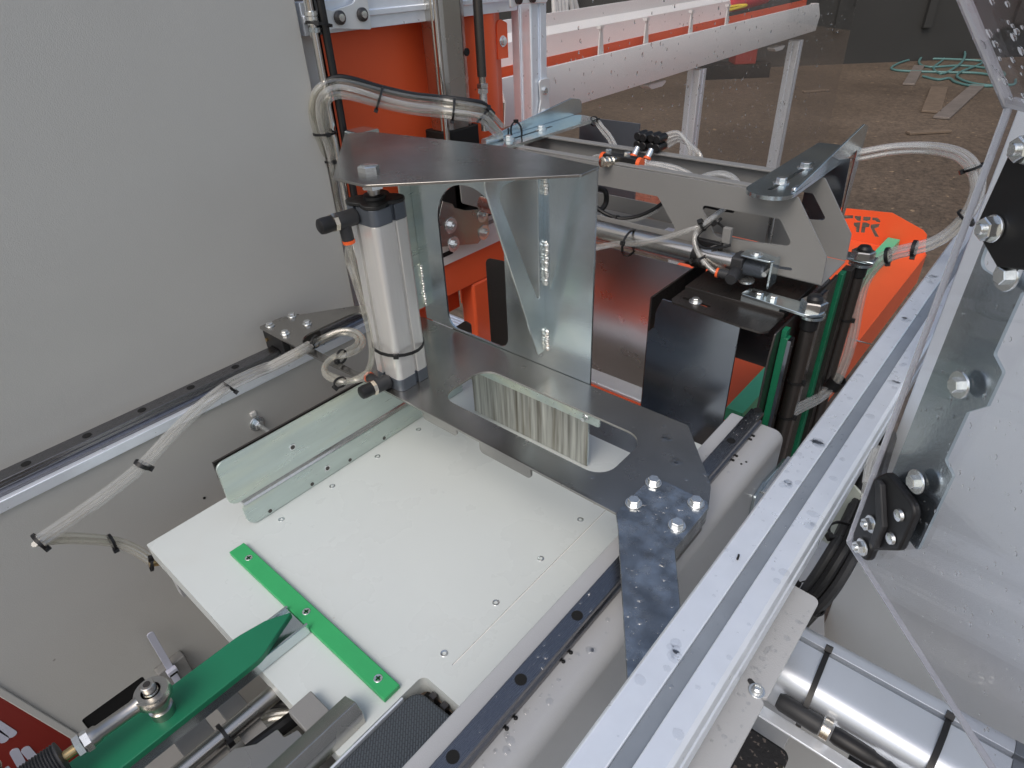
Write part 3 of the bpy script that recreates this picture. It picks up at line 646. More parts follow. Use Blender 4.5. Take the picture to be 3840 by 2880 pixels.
bundle(t, hb2, 3, 0.0035, 0.0045, 'tubeyellow', hint=(0, 0, 1), seed=8)
tie(t, (-0.8000, 0.2896, 0.1159), (0, 1, 0.55), 0.011, 0.008, head=(0.6, 0, -1))
tie(t, (-0.7700, 0.1455, 0.0868), (0, 1, 0.8), 0.009, 0.0095, head=(0.6, 0.5, -1), wd=0.005)
tie(t, (-0.7520, 0.0154, 0.0704), (0, 1, 0.25), 0.0095, 0.012, head=(0.4, 0, -1))
tie(t, (-0.7720, 0.0774, 0.0024), (0, 1, -0.1), 0.0105, 0.009, head=(0.5, 0, -1))
hz = V(*(-0.7420, 0.1036, -0.0381))
MB().lathe(hz, (0.2, 1, -0.3), [(-0.006, 0.005), (0.004, 0.006), (0.010, 0.006), (0.012, 0.004)], 12).build('tube_coupling', 'brass', t)
tie(t, hz-Y*0.004, (0.2, 1, -0.3), 0.008, head=(0, 0, 1))

# =================================================================== RIGHT SIDE: COVER BOX, RAIL, ANGLE PLATE, PROFILE
t = thing('rail_cover', 'light grey folded sheet cover carrying the right guide rail', 'cover')
sec = fillet([(-0.236, -0.12), (-0.236, 0.0915), (-0.165, 0.0915), (-0.165, -0.12)], [0, 0.002, 0.014, 0], 7)
MB().prism(sec, (0, 0.690, 0), X, Z, 0, 0.79).build('sheet', 'cover', t, bevel=0.0015)
droplets(t, (0, 0, 0.0917), X, Y, [(-0.192, 0.14, -0.178, 0.40), (-0.192, 0.14, -0.18, 0.30)], 34, 0.0008, 0.004, 12, flat=0.28)
for q in ((-0.1905, 0.600), (-0.1875, 0.607)): MB().cyl((q[0]+0.008, q[1], 0.0914), (q[0]+0.008, q[1], 0.0920), 0.0014, 8).build('rivet_hole', 'dark', t)
t = thing('linear_rail', 'dark steel guide rail with drops on the grey cover', 'rail', 'linear guide rails')
rp = [(-0.2115, 0.0917), (-0.2115, 0.097), (-0.2075, 0.0995), (-0.2075, 0.103), (-0.2115, 0.1055), (-0.2115, 0.1105), (-0.1945, 0.1105), (-0.1945, 0.1055), (-0.1985, 0.103), (-0.1985, 0.0995), (-0.1945, 0.097), (-0.1945, 0.0917)]
MB().prism(rp, (0, 0.688, 0), X, Z, 0, 0.75).build('rail', 'railsteel', t, bevel=0.0006)
for k in range(9):
    yy = 0.0405+k*0.0785
    MB().cyl((-0.203, yy+0.02, 0.1100), (-0.203, yy+0.02, 0.1108), 0.0052, 18).build('mounting_hole', 'dark', t)
for yy in (0.187, 0.198, 0.262, 0.273, 0.60, 0.610, 0.650, 0.659):
    MB().lathe((-0.1928, yy, 0.0917), Z, [(0, 0.0019), (0.0010, 0.0017), (0.0017, 0.0010)], 10).build('dark_drop_bead', 'black', t)  # black beads stand for water drops with dark reflections
droplets(t, (0, 0, 0.1106), X, Y, [(-0.2095, 0.16, -0.1965, 0.36), (-0.2095, 0.60, -0.1965, 0.68)], 46, 0.0006, 0.0032, 21, flat=0.4)
t = thing('rail_carriage', 'dark guide carriage under the right end of the flat plate', 'carriage', 'guide carriages')
MB().prism(fillet([(-0.229, 0.100), (-0.229, 0.1365), (-0.167, 0.1365), (-0.167, 0.100), (-0.193, 0.097), (-0.193, 0.112), (-0.213, 0.112), (-0.213, 0.097)], 0.002), (0, 0.466, 0), X, Z, 0, 0.06).build('body', 'darksteel', t, bevel=0.0008)

t = thing('angle_plate', 'wet galvanised angle plate screwed onto the flat plate corner', 'plate')
ao = fillet([(-0.2275, 0.4645), (-0.232, 0.396), (-0.216, 0.378), (-0.128, 0.2555), (-0.060, 0.165), (-0.060, 0.30), (-0.129, 0.3405), (-0.1615, 0.391), (-0.1615, 0.4575), (-0.2275, 0.4645)][:9], [0.006, 0.006, 0.006, 0, 0, 0, 0.004, 0.008, 0.008])
ao = fillet([(-0.2285, 0.466), (-0.2295, 0.3965), (-0.2157, 0.379), (-0.1285, 0.2560), (-0.080, 0.190), (-0.080, 0.250), (-0.1290, 0.3405), (-0.1612, 0.3905), (-0.1612, 0.4585), (-0.166, 0.466)], [0.006, 0.006, 0.006, 0, 0, 0, 0.004, 0.006, 0.004, 0.004])
MB().prism(ao, (0, 0, 0), X, Y, 0.1402, 0.1432).build('plate', 'zincwet', t, bevel=0.0006)
for xx in (-0.222, -0.174):
    for yy in (0.4175, 0.456): hexbolt(t, (xx, yy, 0.1432), Z, 0.0062, 0.0046, 0.0085, rot=random.random())
MB().prism(rect(0.39, 0.124, 0.456, 0.1400), (-0.1612, 0, 0), Y, Z, -0.003, 0.0).build('side_flange', 'zincwet', t, bevel=0.0006)
def inang(q):
    k = q.random()
    if k < 0.75: s_ = q.random(); return (-0.185+0.06*s_+q.uniform(-0.02, 0.025), 0.38-0.11*s_+q.uniform(-0.004, 0.004))
    return (q.uniform(-0.215, -0.17), q.uniform(0.40, 0.45))
droplets(t, (0, 0, 0.1433), X, Y, inang, 70, 0.0007, 0.0052, 31, flat=0.35)

t = thing('aluminium_profile', 'wide wet aluminium slot profile along the right side', 'aluminium profile')
pw = [(-0.0255, -0.025), (0.0255, -0.025), (0.0255, -0.006), (0.0225, -0.005), (0.0225, 0.003), (0.0255, 0.004), (0.0255, 0.0225), (0.0225, 0.025), (0.0070, 0.025), (0.0070, 0.019), (-0.0045, 0.019), (-0.0045, 0.025), (-0.0235, 0.025), (-0.0255, 0.023)]
MB().prism(pw, (-0.0865, 1.62, 0.175), X, Z, 0, 1.75).build('extrusion', 'alu', t, bevel=0.0008)
MB().box((-0.0908, -0.12, 0.1942), (-0.0797, 1.60, 0.1968)).build('shaded_slot_floor', 'slotshade', t)  # recessed slot floor painted darker for its shade, not a separate cover
droplets(t, (0, 0, 0.2001), X, Y, [(-0.110, 0.18, -0.093, 1.0), (-0.080, 0.18, -0.064, 1.0)], 120, 0.0006, 0.0042, 41, flat=0.22)
for q in ((-0.099, 0.262), (-0.100, 0.470), (-0.101, 0.545), (-0.070, 0.700), (-0.098, 0.86), (-0.101, 1.02)):
    droplets(t, (q[0], q[1], 0.2001), X, Y, [(-0.004, -0.005, 0.004, 0.005)], 6, 0.002, 0.0052, int(q[1]*999), flat=0.16)
droplets(t, (0, 0, 0.1969), X, Y, [(-0.0905, 0.2, -0.0825, 1.1)], 50, 0.0005, 0.0024, 43, flat=0.3)
MB().tube([(-0.099, 0.367, 0.2012), (-0.0985, 0.3655, 0.2014), (-0.098, 0.362, 0.2011)], 0.0009, 6, 2).build('grit_speck', 'black', t)

t = thing('latch_bracket', 'small galvanised latch bracket on the side of the grey cover', 'bracket')
MB().prism(fillet([(0.612, 0.004), (0.70, 0.004), (0.716, 0.012), (0.716, 0.034), (0.640, 0.046), (0.612, 0.040)], 0.006), (-0.1648, 0, 0), Y, Z, 0.0, 0.004).build('plate', 'zinc', t, bevel=0.0006)
MB().prism(rect(0.628, 0.036, 0.714, 0.0395), (-0.1608, 0, 0), Y, Z, 0.0, 0.010).build('ledge', 'bolt', t, bevel=0.0005)
MB().cyl((-0.16, 0.655, 0.024), (-0.152, 0.655, 0.024), 0.006, 14).build('pin', 'bolt', t)

t = thing('outrigger_plate', 'pale grey bracket plate sticking out under the aluminium profile', 'bracket plate')
op = fillet([(-0.085, 0.10), (-0.0412, 0.10), (-0.0412, 0.308), (-0.0445, 0.311), (-0.0412, 0.314), (-0.0412, 0.4265), (-0.085, 0.4295)], [0, 0, 0.001, 0, 0.001, 0.006, 0])
MB().prism(op, (0, 0, 0), X, Y, 0.1285, 0.1325).build('plate', 'cover', t, bevel=0.0006)
MB().prism(slot((-0.0505, 0.3155), (-0.0565, 0.3185), 0.0022, 5), (0, 0, 0), X, Y, 0.1323, 0.1328).build('slot', 'darksteel', t)
MB().cyl((-0.0495, 0.3135, 0.1325), (-0.0495, 0.3135, 0.1338), 0.0062, 20, ch=0.0003).build('washer', 'bolt', t)
MB().lathe((-0.0495, 0.3135, 0.1338), Z, [(0, 0.0042), (0.003, 0.0036), (0.0042, 0.0022), (0.0028, 0.0018)], 16).build('button_screw', 'bolt', t)
droplets(t, (0, 0, 0.1326), X, Y, [(-0.06, 0.25, -0.043, 0.42)], 50, 0.0006, 0.0026, 52, flat=0.1)

# large air cylinder crossing under the profile
AC = V(0, 0.408, 0.055)
t = thing('wide_air_cylinder', 'wide flat-sided aluminium air cylinder with slot at the lower right', 'air cylinder')
cs = []
def carc(cx, cy, a0, R=0.013):
    for k in range(8): th = a0+PI/2*k/7; cs.append((cx+R*math.cos(th), cy+R*math.sin(th)))
carc(0.021, 0.014, 0)
cs += [(0.0150, 0.027), (0.0150, 0.0215), (0.0095, 0.0215), (0.0095, 0.027)]
carc(-0.017, 0.010, PI/2, 0.017); carc(-0.021, -0.014, PI); carc(0.021, -0.014, 1.5*PI)
MB().prism(cs, (-0.09, AC.y, AC.z), Y, Z, 0, 0.205).build('barrel', 'aludull', t, bevel=0.0003)
MB().box((-0.088, AC.y+0.0097, AC.z+0.0213), (0.1145, AC.y+0.0148, AC.z+0.0222)).build('shaded_groove_floor', 'slotshade', t)  # grey strip paints the groove's shade along its floor
MB().prism([(a*1.01, b_*1.01) for a, b_ in cs], (0.1152, AC.y, AC.z), Y, Z, 0, 0.03).build('end_cap', 'alucap', t, bevel=0.0005)
for xx in (-0.021, 0.071):
    tie(t, (xx, AC.y-0.004, AC.z), (1, 0.05 if xx < 0 else -0.04, 0), 0.041, 0.0295, (0, 1, 0), head=(0, 0.75, 1), wd=0.0045)
MB().box((-0.085, 0.352, 0.044), (0.10, 0.363, 0.0465)).build('mounting_lip', 'alu', t, bevel=0.0005)
t = thing('sensor_cable', 'black sensor plug and cable tied along the wide air cylinder', 'cable')
cp = [(-0.050, 0.3645, 0.0640), (-0.020, 0.3645, 0.064), (0.0, 0.3640, 0.0645)]
MB().lathe((-0.040, 0.3645, 0.063), (1, 0, 0), [(0, 0.006), (0.004, 0.0078), (0.034, 0.0082), (0.036, 0.0074)], 18).build('socket', 'blackfit', t)
for k in range(2):
    MB().lathe((-0.003+k*0.0032, 0.3645, 0.063), (1, 0, 0), [(0, 0.0086), (0.003, 0.0086)], 16).build('knurled_ring', 'nickel', t)
MB().lathe((0.005, 0.3645, 0.063), (1, 0, 0), [(0, 0.0064), (0.004, 0.0074), (0.03, 0.0068), (0.032, 0.0055), (0.040, 0.005), (0.042, 0.0058), (0.046, 0.0045), (0.055, 0.0038)], 18).build('plug', 'black', t)
MB().tube([(0.058, 0.3645, 0.063), (0.075, 0.360, 0.060), (0.09, 0.350, 0.050), (0.10, 0.335, 0.03), (0.102, 0.32, -0.01)], 0.0032, 10, 5).build('cable', 'black', t)

t = thing('rubber_foot', 'black speckled rubber block at the bottom edge by the grey panel', 'rubber block')
RF = V(*(-0.0491, 0.3984, -0.1000))
MB().prism(fillet(rect(-0.05, -0.030, 0.030, 0.030), 0.008), RF, X, Y, -0.05, 0.0).build('block', 'granite', t, bevel=0.004)
MB().hexa(RF+V(0.026, 0.004, -0.003), (1, 0.2, 0.3), 0.007, 0.006).build('nut', 'nickel', t)
t = thing('foot_fitting', 'black plastic fitting peeping from under the wide air cylinder', 'fitting')
FF_ = V(*(0.0366, 0.4092, -0.0200))
MB().prism(fillet(rect(-0.012, -0.014, 0.014, 0.012), 0.003), FF_, X, Y, -0.05, 0.0).build('body', 'black', t, bevel=0.002)

# tall grey cabinet side standing behind the door
t = thing('cabinet_side', 'large smooth grey cabinet side behind the clear door', 'panel')
GP = V(-0.0555, 0.7200, 0); GH = V(0.6815, -0.7318, 0)
MB().prism(rect(0, -0.75, 1.1, 1.1), GP, GH, Z, -0.03, 0.0).build('panel', 'cabinet', t, bevel=0.003)
t = thing('inner_cover', 'narrow bluish grey sheet between profile and grey base cover', 'cover')
MB().prism([(-0.165, 0.05), (-0.03, 0.05), (-0.03, 0.62), (-0.058, 0.70), (-0.058, 0.95), (-0.165, 0.95)], (0, 0, 0), X, Y, -0.195, -0.185).build('panel', 'cover', t, bevel=0.001)
droplets(t, (0, 0, -0.1849), X, Y, [(-0.12, 0.45, -0.06, 0.90)], 60, 0.001, 0.003, 55, flat=0.3)

t = thing('round_guard', 'pale round sheet guard between profile and clear door', 'guard disc')
GD = V(*(-0.0771, 0.6000, 0.0817))
MB().prism(circle(0, 0, 0.048, 40), GD, V(0.95, -0.3, 0), Z, -0.003, 0.0).build('disc', 'disc', t, bevel=0.0006)
t = thing('black_cable_bundle', 'thick black cable bundle hanging between profile and clear door', 'cable')
kb = [(-0.0640, 0.7200, 0.1152), (-0.0567, 0.6600, 0.1092), (-0.0492, 0.6000, 0.1068), (-0.0477, 0.5600, 0.0970), (-0.0453, 0.5200, 0.1040), (-0.0480, 0.5050, 0.0841), (-0.0532, 0.5000, 0.0586), (-0.0575, 0.5000, 0.0390), (-0.0651, 0.5000, 0.0038)]
bundle(t, kb, 7, 0.0052, 0.0095, ['black', 'blackfit'], name='cable', seed=14, hint=(0, 1, 0))
tie(t, (-0.0569, 0.5000, 0.0464), (0.5, 0, 0.8), 0.017, 0.017, head=(-1, 0, 0))
tie(t, (-0.0487, 0.5400, 0.1091), (0.2, 0, 1), 0.017, 0.017, head=(-1, -1, 0), tail=0.02)
for k in range(2): MB().tube([(-0.0563, 0.6200, 0.1680), (-0.0571, 0.6000, 0.1632), (-0.0530, 0.5800, 0.1547), (-0.0498, 0.5700, 0.1388)], 0.003, 8, 5).build('tube', 'tube', t) if k == 0 else MB().tube([(-0.0585, 0.6100, 0.1699), (-0.0575, 0.5900, 0.1663), (-0.0525, 0.5700, 0.1568)], 0.003, 8, 5).build('tube', 'tube', t)

# =================================================================== CLEAR DOOR (vertical, swung open)
DB = V(-0.0344, 0.4275, 0.2086); DH = V(0.6815, -0.7318, 0); DN = V(0.7318, 0.6815, 0)   # DN points away from the camera
t = thing('clear_door', 'open clear plastic door with rain drops and galvanised edge strip', 'door')
zt = 0.3205
MB().prism(rect(0, 0, 0.42, zt), DB, DH, Z, 0, 0.004).build('pane', 'pc', t)
for pts_, o_ in ((rect(-0.0012, 0, 0, zt), 0), (rect(0, -0.0012, 0.42, 0), 0)):
    MB().prism(pts_, DB, DH, Z, 0, 0.004).build('pane_edge', 'pcedge', t)
UD = (Z*math.sin(math.radians(130))+DN*math.cos(math.radians(130)))
KT = DB+Z*(zt+0.001)
MB().prism(rect(0, 0, 0.42, 0.30), KT, DH, UD, 0, 0.004).build('hood_pane', 'pc', t)
MB().prism(rect(-0.0022, 0, 0, 0.30), KT, DH, UD, 0, 0.005).build('pane_edge', 'pcedge', t)
MB().prism(rect(-0.002, -0.002, 0.42, 0.002), KT, DH, Z, -0.001, 0.005).build('fold_edge', 'pcedge', t)
# DH x Z = ? face side: strip sits behind the pane
nd = DH.cross(Z)      # normal of prism extrusion
def D(s_, z_, off=0.0): return DB+DH*s_+Z*(z_-DB.z)+nd*off
strip = fillet([(0.0125, 0.2640), (0.0585, 0.2640), (0.0592, 0.3310), (0.0492, 0.3345), (0.0498, 0.3715), (0.0605, 0.3835), (0.0605, 0.4060), (0.0502, 0.4110), (0.0505, 0.4480), (0.0605, 0.455), (0.0605, 0.527), (0.0145, 0.527)], 0.002)
sidepos = 1 if nd.dot(DN) > 0 else -1
o0 = (0.0045, 0.0065) if sidepos > 0 else (-0.0025, -0.0005)
MB().prism([(a, b_-DB.z) for a, b_ in strip], DB, DH, Z, *o0, holes=[[(a, b_-DB.z) for a, b_ in fillet([(0.0165, 0.448), (0.046, 0.448), (0.046, 0.512), (0.0165, 0.512)], 0.006)]]).build('edge_strip', 'zinc', t, bevel=0.0005)
MB().prism([(0.0155, 0.470-DB.z), (0.040, 0.458-DB.z), (0.058, 0.464-DB.z), (0.058, 0.518-DB.z), (0.020, 0.518-DB.z)], DB, DH, Z, *((-0.005, -0.0002) if sidepos > 0 else (0.0042, 0.009))).build('hinge_leaf', 'black', t, bevel=0.001)
cs_ = -1.0*sidepos     # towards the camera
fo = -0.0003 if sidepos > 0 else 0.0043
for s_, z_ in ((0.0437, 0.4547), (0.0429, 0.3865), (0.0414, 0.3101)):
    hexbolt(t, D(s_, z_, fo), nd*cs_, 0.0046, 0.0034, 0.0082, rot=0.5, name='bolt')
for s_, z_ in ((0.0291, 0.4748), (0.031, 0.515)):
    hexbolt(t, D(s_, z_, fo+cs_*0.0049), nd*cs_, 0.0062, 0.0050, 0.0072, rot=0.2, name='flange_nut', stud=0.002)
lat = fillet([(0.0105, 0.2240), (0.034, 0.2215), (0.034, 0.238), (0.056, 0.262), (0.056, 0.300), (0.020, 0.3005), (0.0105, 0.285)], 0.008)
lp = MB().prism([(a, b_-DB.z) for a, b_ in lat], DB, DH, Z, *((-0.006, -0.0002) if sidepos > 0 else (0.0042, 0.010))).build('latch', 'black', t, bevel=0.0015)
MB().prism([(a, b_-DB.z) for a, b_ in fillet([(0.016, 0.292), (0.024, 0.292), (0.040, 0.268), (0.040, 0.246), (0.034, 0.246), (0.032, 0.266)], 0.002)], DB, DH, Z, *((-0.010, -0.0055) if sidepos > 0 else (0.0095, 0.014))).build('latch_lever', 'blackfit', t, bevel=0.001)
for s_, z_ in ((0.0258, 0.256), (0.0259, 0.2322)): hexbolt(t, D(s_, z_, fo+cs_*0.0062), nd*cs_, 0.0048, 0.0042, 0.0066, rot=0.4, name='flange_nut', stud=0.0018)
for s_, z_ in ((0.0462, 0.2853), (0.0473, 0.2645)):
    MB().lathe(D(s_, z_, fo+cs_*0.0062), nd*cs_, [(0, 0.0045), (0.002, 0.004), (0.0028, 0.002)], 14).build('rivet', 'bolt', t)
droplets(t, D(0, 0, fo), DH*-cs_, Z, lambda q: (-cs_*q.uniform(0.02, 0.2), q.uniform(0.22, 0.50)), 480, 0.0003, 0.0011, 61, flat=0.5, elong=1.5, mt='rain')
droplets(t, KT+nd*fo, DH*-cs_, UD, lambda q: (-cs_*q.uniform(0.0, 0.1), q.uniform(0.0, 0.14)), 150, 0.0007, 0.0024, 62, flat=0.4, elong=1.4, mt='rain')

# =================================================================== FAR END: CHANNEL FRAME WITH CYLINDER
t = thing('steel_channel', 'grey painted U channel frame with sloped cut-outs', 'frame')
def chan_side(xl):
    return fillet([(xl, 0.2235), (-0.2045, 0.2235), (-0.2065, 0.2620), (-0.2580, 0.3320), (xl, 0.3320)], [0, 0.001, 0.006, 0.004, 0])
h1 = fillet([(-0.700, 0.2490), (-0.4185, 0.2490), (-0.4580, 0.2985), (-0.700, 0.2985)], [0.008, 0.006, 0.006, 0.008])
h2 = fillet([(-0.360, 0.2560), (-0.2500, 0.2665), (-0.2750, 0.3000), (-0.3900, 0.2985)], [0.012, 0.006, 0.006, 0.005])
MB().prism(chan_side(-0.80), (0, 0.8515, 0), X, Z, 0, 0.003, holes=[h1, h2, slot((-0.262, 0.2335), (-0.248, 0.2350), 0.0024, 5)]).build('front_side', 'frame_grey', t, bevel=0.0008)
h3 = fillet([(-0.292, 0.2685), (-0.2420, 0.2745), (-0.2690, 0.3090), (-0.2920, 0.3090)], [0.003, 0.004, 0.004, 0.003])
h4 = fillet([(-0.700, 0.2490), (-0.5, 0.2490), (-0.5, 0.2985), (-0.700, 0.2985)], 0.008)
MB().prism(chan_side(-0.80), (0, 0.9515, 0), X, Z, 0, 0.003, holes=[h3, h4]).build('rear_side', 'frame_grey', t, bevel=0.0008)
MB().box((-0.80, 0.8518, 0.2205), (-0.2048, 0.9482, 0.2232)).build('floor', 'frame_grey', t, bevel=0.0005)
MB().box((-0.80, 0.8517, 0.3322), (-0.30, 0.8660, 0.3350)).build('front_lip', 'frame_grey', t, bevel=0.0006)
MB().box((-0.80, 0.9350, 0.3322), (-0.30, 0.9512, 0.3350)).build('rear_lip', 'frame_grey', t, bevel=0.0006)
MB().cyl((-0.310, 0.925, 0.2232), (-0.310, 0.925, 0.322), 0.0048, 12).build('spacer_stud', 'steel', t); MB().hexa((-0.310, 0.925, 0.2233), Z, 0.008, 0.005).build('nut', 'steel', t)
MB().box((-0.475, 0.90, 0.2233), (-0.452, 0.925, 0.2243)).build('sticker', 'tag', t)

# stainless cylinder lying in front of the channel
t = thing('round_air_cylinder', 'round stainless air cylinder lying along the grey channel', 'air cylinder')
cA, cB = V(-0.80, 0.829, 0.2325), V(-0.318, 0.829, 0.2325)
MB().cyl(cA, cB, 0.0165, 28).build('barrel', 'steel', t)
MB().lathe(V(-0.568, 0.829, 0.2325), X, [(0, 0.0166), (0.001, 0.0188), (0.012, 0.0188), (0.013, 0.0166)], 28).build('clamp_ring', 'steel', t)
MB().prism(fillet(rect(-0.016, -0.016, 0.016, 0.016), 0.004), cB, Y, Z, 0, 0.016).build('end_block', 'blackfit', t, bevel=0.001)
b = MB(); pr = []
for k in range(14): pr += [(0.016+k*0.0018, 0.0112), (0.0169+k*0.0018, 0.0100)]
MB().lathe(cB, X, pr+[(0.042, 0.0105), (0.044, 0.009)], 22).build('threaded_end', 'alucap', t, ang=20)
ck = MB().prism(fillet([(0.010, -0.014), (0.052, -0.013), (0.056, -0.008), (0.056, 0.006), (0.024, 0.016), (0.010, 0.010)], 0.004), cB+Z*0.018, X, Y, 0, 0.0025).build('clevis_plate', 'zinc', t, bevel=0.0005)
MB().prism(rect(-0.014, -0.018, 0.012, 0.020), cB+X*0.054, Y, Z, 0, 0.0025).build('clevis_side', 'zinc', t)
hexbolt(ck, cB+V(0.028, 0.0, 0.0205), Z, 0.005, 0.002, 0.009, name='pivot_bolt')
MB().cyl(cB+V(0.047, 0.006, 0.0), cB+V(0.047, -0.012, 0.0), 0.0035, 14).build('pin', 'bolt', t)
MB().lathe(cB+V(0.022, -0.004, -0.0195), Z, [(0, 0.011), (0.003, 0.011)], 22).build('washer', 'bolt', t)
MB().band(cB-X*0.055, X, 0.0167, 0.0167, 0.010, 0.0014).build('sensor_strap', 'black', t)
MB().prism(fillet(rect(-0.008, -0.0045, 0.034, 0.0045), 0.001), cB+V(-0.056, 0.0, 0.0172), X, Y, 0, 0.008).build('sensor', 'black', t, bevel=0.0008)
# elbow fittings
def elbow(parent, p, d1, d2, l1=0.022, l2=0.020):
    p, d1, d2 = Vector(p), Vector(d1).normalized(), Vector(d2).normalized()
    e = MB().lathe(p, d1, [(-0.004, 0.006), (0, 0.0085), (l1*0.8, 0.0085), (l1, 0.0075)], 18).build('elbow_fitting', 'blackfit', parent)
    MB().lathe(p+d1*l1*0.55, d2, [(0.004, 0.0066), (l2, 0.0062)], 16).build('tube_port', 'blackfit', e)
    MB().lathe(p+d1*l1*0.55, d2, [(l2, 0.0058), (l2+0.0005, 0.0068), (l2+0.0035, 0.0068), (l2+0.004, 0.0045)], 16).build('release_collar', 'ring', e)
    MB().lathe(p-d1*0.004, d1, [(0, 0.0085), (0.004, 0.0085)], 6).build('hex_collar', 'nickel', e)
    return p+d1*l1*0.55+d2*(l2+0.003)
q1 = elbow(t, cB+V(0.010, -0.016, -0.004), (0.1, -1, -0.15), (-1, -0.1, 0.02))
q2 = elbow(t, V(-0.575, 0.813, 0.214), (0.0, -0.8, -0.4), (1, -0.1, 0.0), 0.018, 0.018)

t = thing('channel_air_tubes', 'clear air tubes tied in loops along the grey channel', 'air tube')
MB().tube([tuple(q2), (-0.5051, 0.8120, 0.2265), (-0.4794, 0.8120, 0.2327), (-0.4499, 0.8120, 0.2420), (-0.4145, 0.8150, 0.2572), (-0.3867, 0.8200, 0.2713), (-0.3726, 0.8300, 0.2776), (-0.3678, 0.8500, 0.2832), (-0.3672, 0.8800, 0.2865), (-0.3681, 0.9100, 0.2889)], 0.0030, 10, 6).build('tube', 'tube', t)
MB().tube([tuple(q2+V(0, -0.004, -0.004)), (-0.5037, 0.8100, 0.2236), (-0.4779, 0.8100, 0.2299), (-0.4485, 0.8100, 0.2398), (-0.4132, 0.8130, 0.2555), (-0.3854, 0.8180, 0.2696)], 0.0026, 8, 6).build('tube', 'tube', t)
MB().tube([tuple(q1), (-0.3266, 0.8060, 0.2219), (-0.3402, 0.8060, 0.2261), (-0.3570, 0.8080, 0.2366), (-0.3686, 0.8100, 0.2494), (-0.3761, 0.8150, 0.2612), (-0.3780, 0.8250, 0.2705), (-0.3755, 0.8450, 0.2768), (-0.3728, 0.8700, 0.2819), (-0.3677, 0.9000, 0.2874)], 0.0032, 10, 6).build('tube', 'tube', t)
MB().tube([(-0.3742, 0.8180, 0.2692), (-0.3752, 0.8120, 0.2581), (-0.3658, 0.8080, 0.2442), (-0.3519, 0.8060, 0.2309)], 0.0026, 8, 6).build('tube', 'tube', t)
tie(t, (-0.4804, 0.8180, 0.2305), X, 0.019, 0.024, (0, 0, 1), head=(0, -1, 0.3))
tie(t, (-0.3644, 0.8120, 0.2356), (0.5, 0, -0.85), 0.009, 0.012, head=(-1, -0.4, 0))
tie(t, (-0.3745, 0.8320, 0.2766), (0.8, 0.3, 0.5), 0.008, 0.008, head=(-0.4, -1, 0.6), tail=0.012)
# inner tubes
for k, pp in enumerate(([(-0.5217, 0.8850, 0.3317), (-0.4942, 0.8900, 0.3333), (-0.4648, 0.9000, 0.3298), (-0.4425, 0.9050, 0.3233), (-0.4250, 0.9000, 0.3186), (-0.4079, 0.8900, 0.3152)], [(-0.5186, 0.8800, 0.3311), (-0.4911, 0.8850, 0.3321), (-0.4642, 0.8950, 0.3272), (-0.4419, 0.9000, 0.3203), (-0.4269, 0.8950, 0.3163)], [(-0.4178, 0.8900, 0.3200), (-0.4120, 0.9050, 0.3240), (-0.3945, 0.9150, 0.3277), (-0.3783, 0.9200, 0.3241), (-0.3617, 0.9100, 0.3176), (-0.3542, 0.9000, 0.3130)], [(-0.4129, 0.8850, 0.3198), (-0.4028, 0.9000, 0.3251), (-0.3897, 0.9100, 0.3262), (-0.3712, 0.9100, 0.3223), (-0.3588, 0.9000, 0.3143)], [(-0.6173, 0.9000, 0.3176), (-0.6075, 0.9000, 0.3247), (-0.5906, 0.9000, 0.3293)], [(-0.5721, 0.8700, 0.2425), (-0.5442, 0.8800, 0.2365), (-0.5150, 0.8900, 0.2418), (-0.4926, 0.9000, 0.2552), (-0.4738, 0.9100, 0.2700)], [(-0.5590, 0.8720, 0.2396), (-0.5331, 0.8800, 0.2362), (-0.5070, 0.8900, 0.2433), (-0.4825, 0.9000, 0.2594)])):
    MB().tube(pp, 0.0030, 8, 6).build('tube', 'tube', t)
tie(t, (-0.5470, 0.8800, 0.2354), (1, 0, -0.1), 0.007, 0.008, head=(0, -1, 1))
t = thing('black_signal_cable', 'black cable curling inside the left part of the grey channel', 'cable')
MB().tube([(-0.6055, 0.9000, 0.2738), (-0.5850, 0.9000, 0.2724), (-0.5817, 0.9000, 0.2534), (-0.5856, 0.8900, 0.2430), (-0.5908, 0.8800, 0.2497)], 0.0045, 10, 6).build('cable', 'black', t)
MB().tube([(-0.5841, 0.8700, 0.2549), (-0.5608, 0.8700, 0.2459), (-0.5389, 0.8800, 0.2400), (-0.5126, 0.8900, 0.2459), (-0.4879, 0.9000, 0.2608), (-0.4745, 0.9100, 0.2768)], 0.0032, 10, 6).build('cable', 'black', t)
MB().tube([(-0.4089, 0.9000, 0.2776), (-0.4079, 0.9100, 0.2773), (-0.3910, 0.9200, 0.2732), (-0.3680, 0.9200, 0.2741)], 0.004, 8, 6).build('cable', 'black', t)
t = thing('sensor_cable', 'thin black sensor lead looping over the round air cylinder', 'cable')
MB().tube([(-0.3224, 0.8150, 0.2636), (-0.3369, 0.8120, 0.2571), (-0.3578, 0.8120, 0.2523), (-0.3709, 0.8150, 0.2559), (-0.3750, 0.8250, 0.2648), (-0.3624, 0.8400, 0.2798), (-0.3488, 0.8450, 0.2748), (-0.3400, 0.8400, 0.2676), (-0.3434, 0.8300, 0.2572), (-0.3530, 0.8200, 0.2519)], 0.0018, 8, 6).build('lead', 'black', t)
MB().prism(fillet(rect(-0.006, -0.011, 0.006, 0.011), 0.001), (-0.3371, 0.8380, 0.2688), X, Z, 0, 0.008).build('connector', 'frame_grey', t, bevel=0.0008)
tie(t, (-0.3581, 0.8420, 0.2811), (0.6, 0, -0.5), 0.007, 0.007, head=(-0.5, -1, 0.6), tail=0.012)

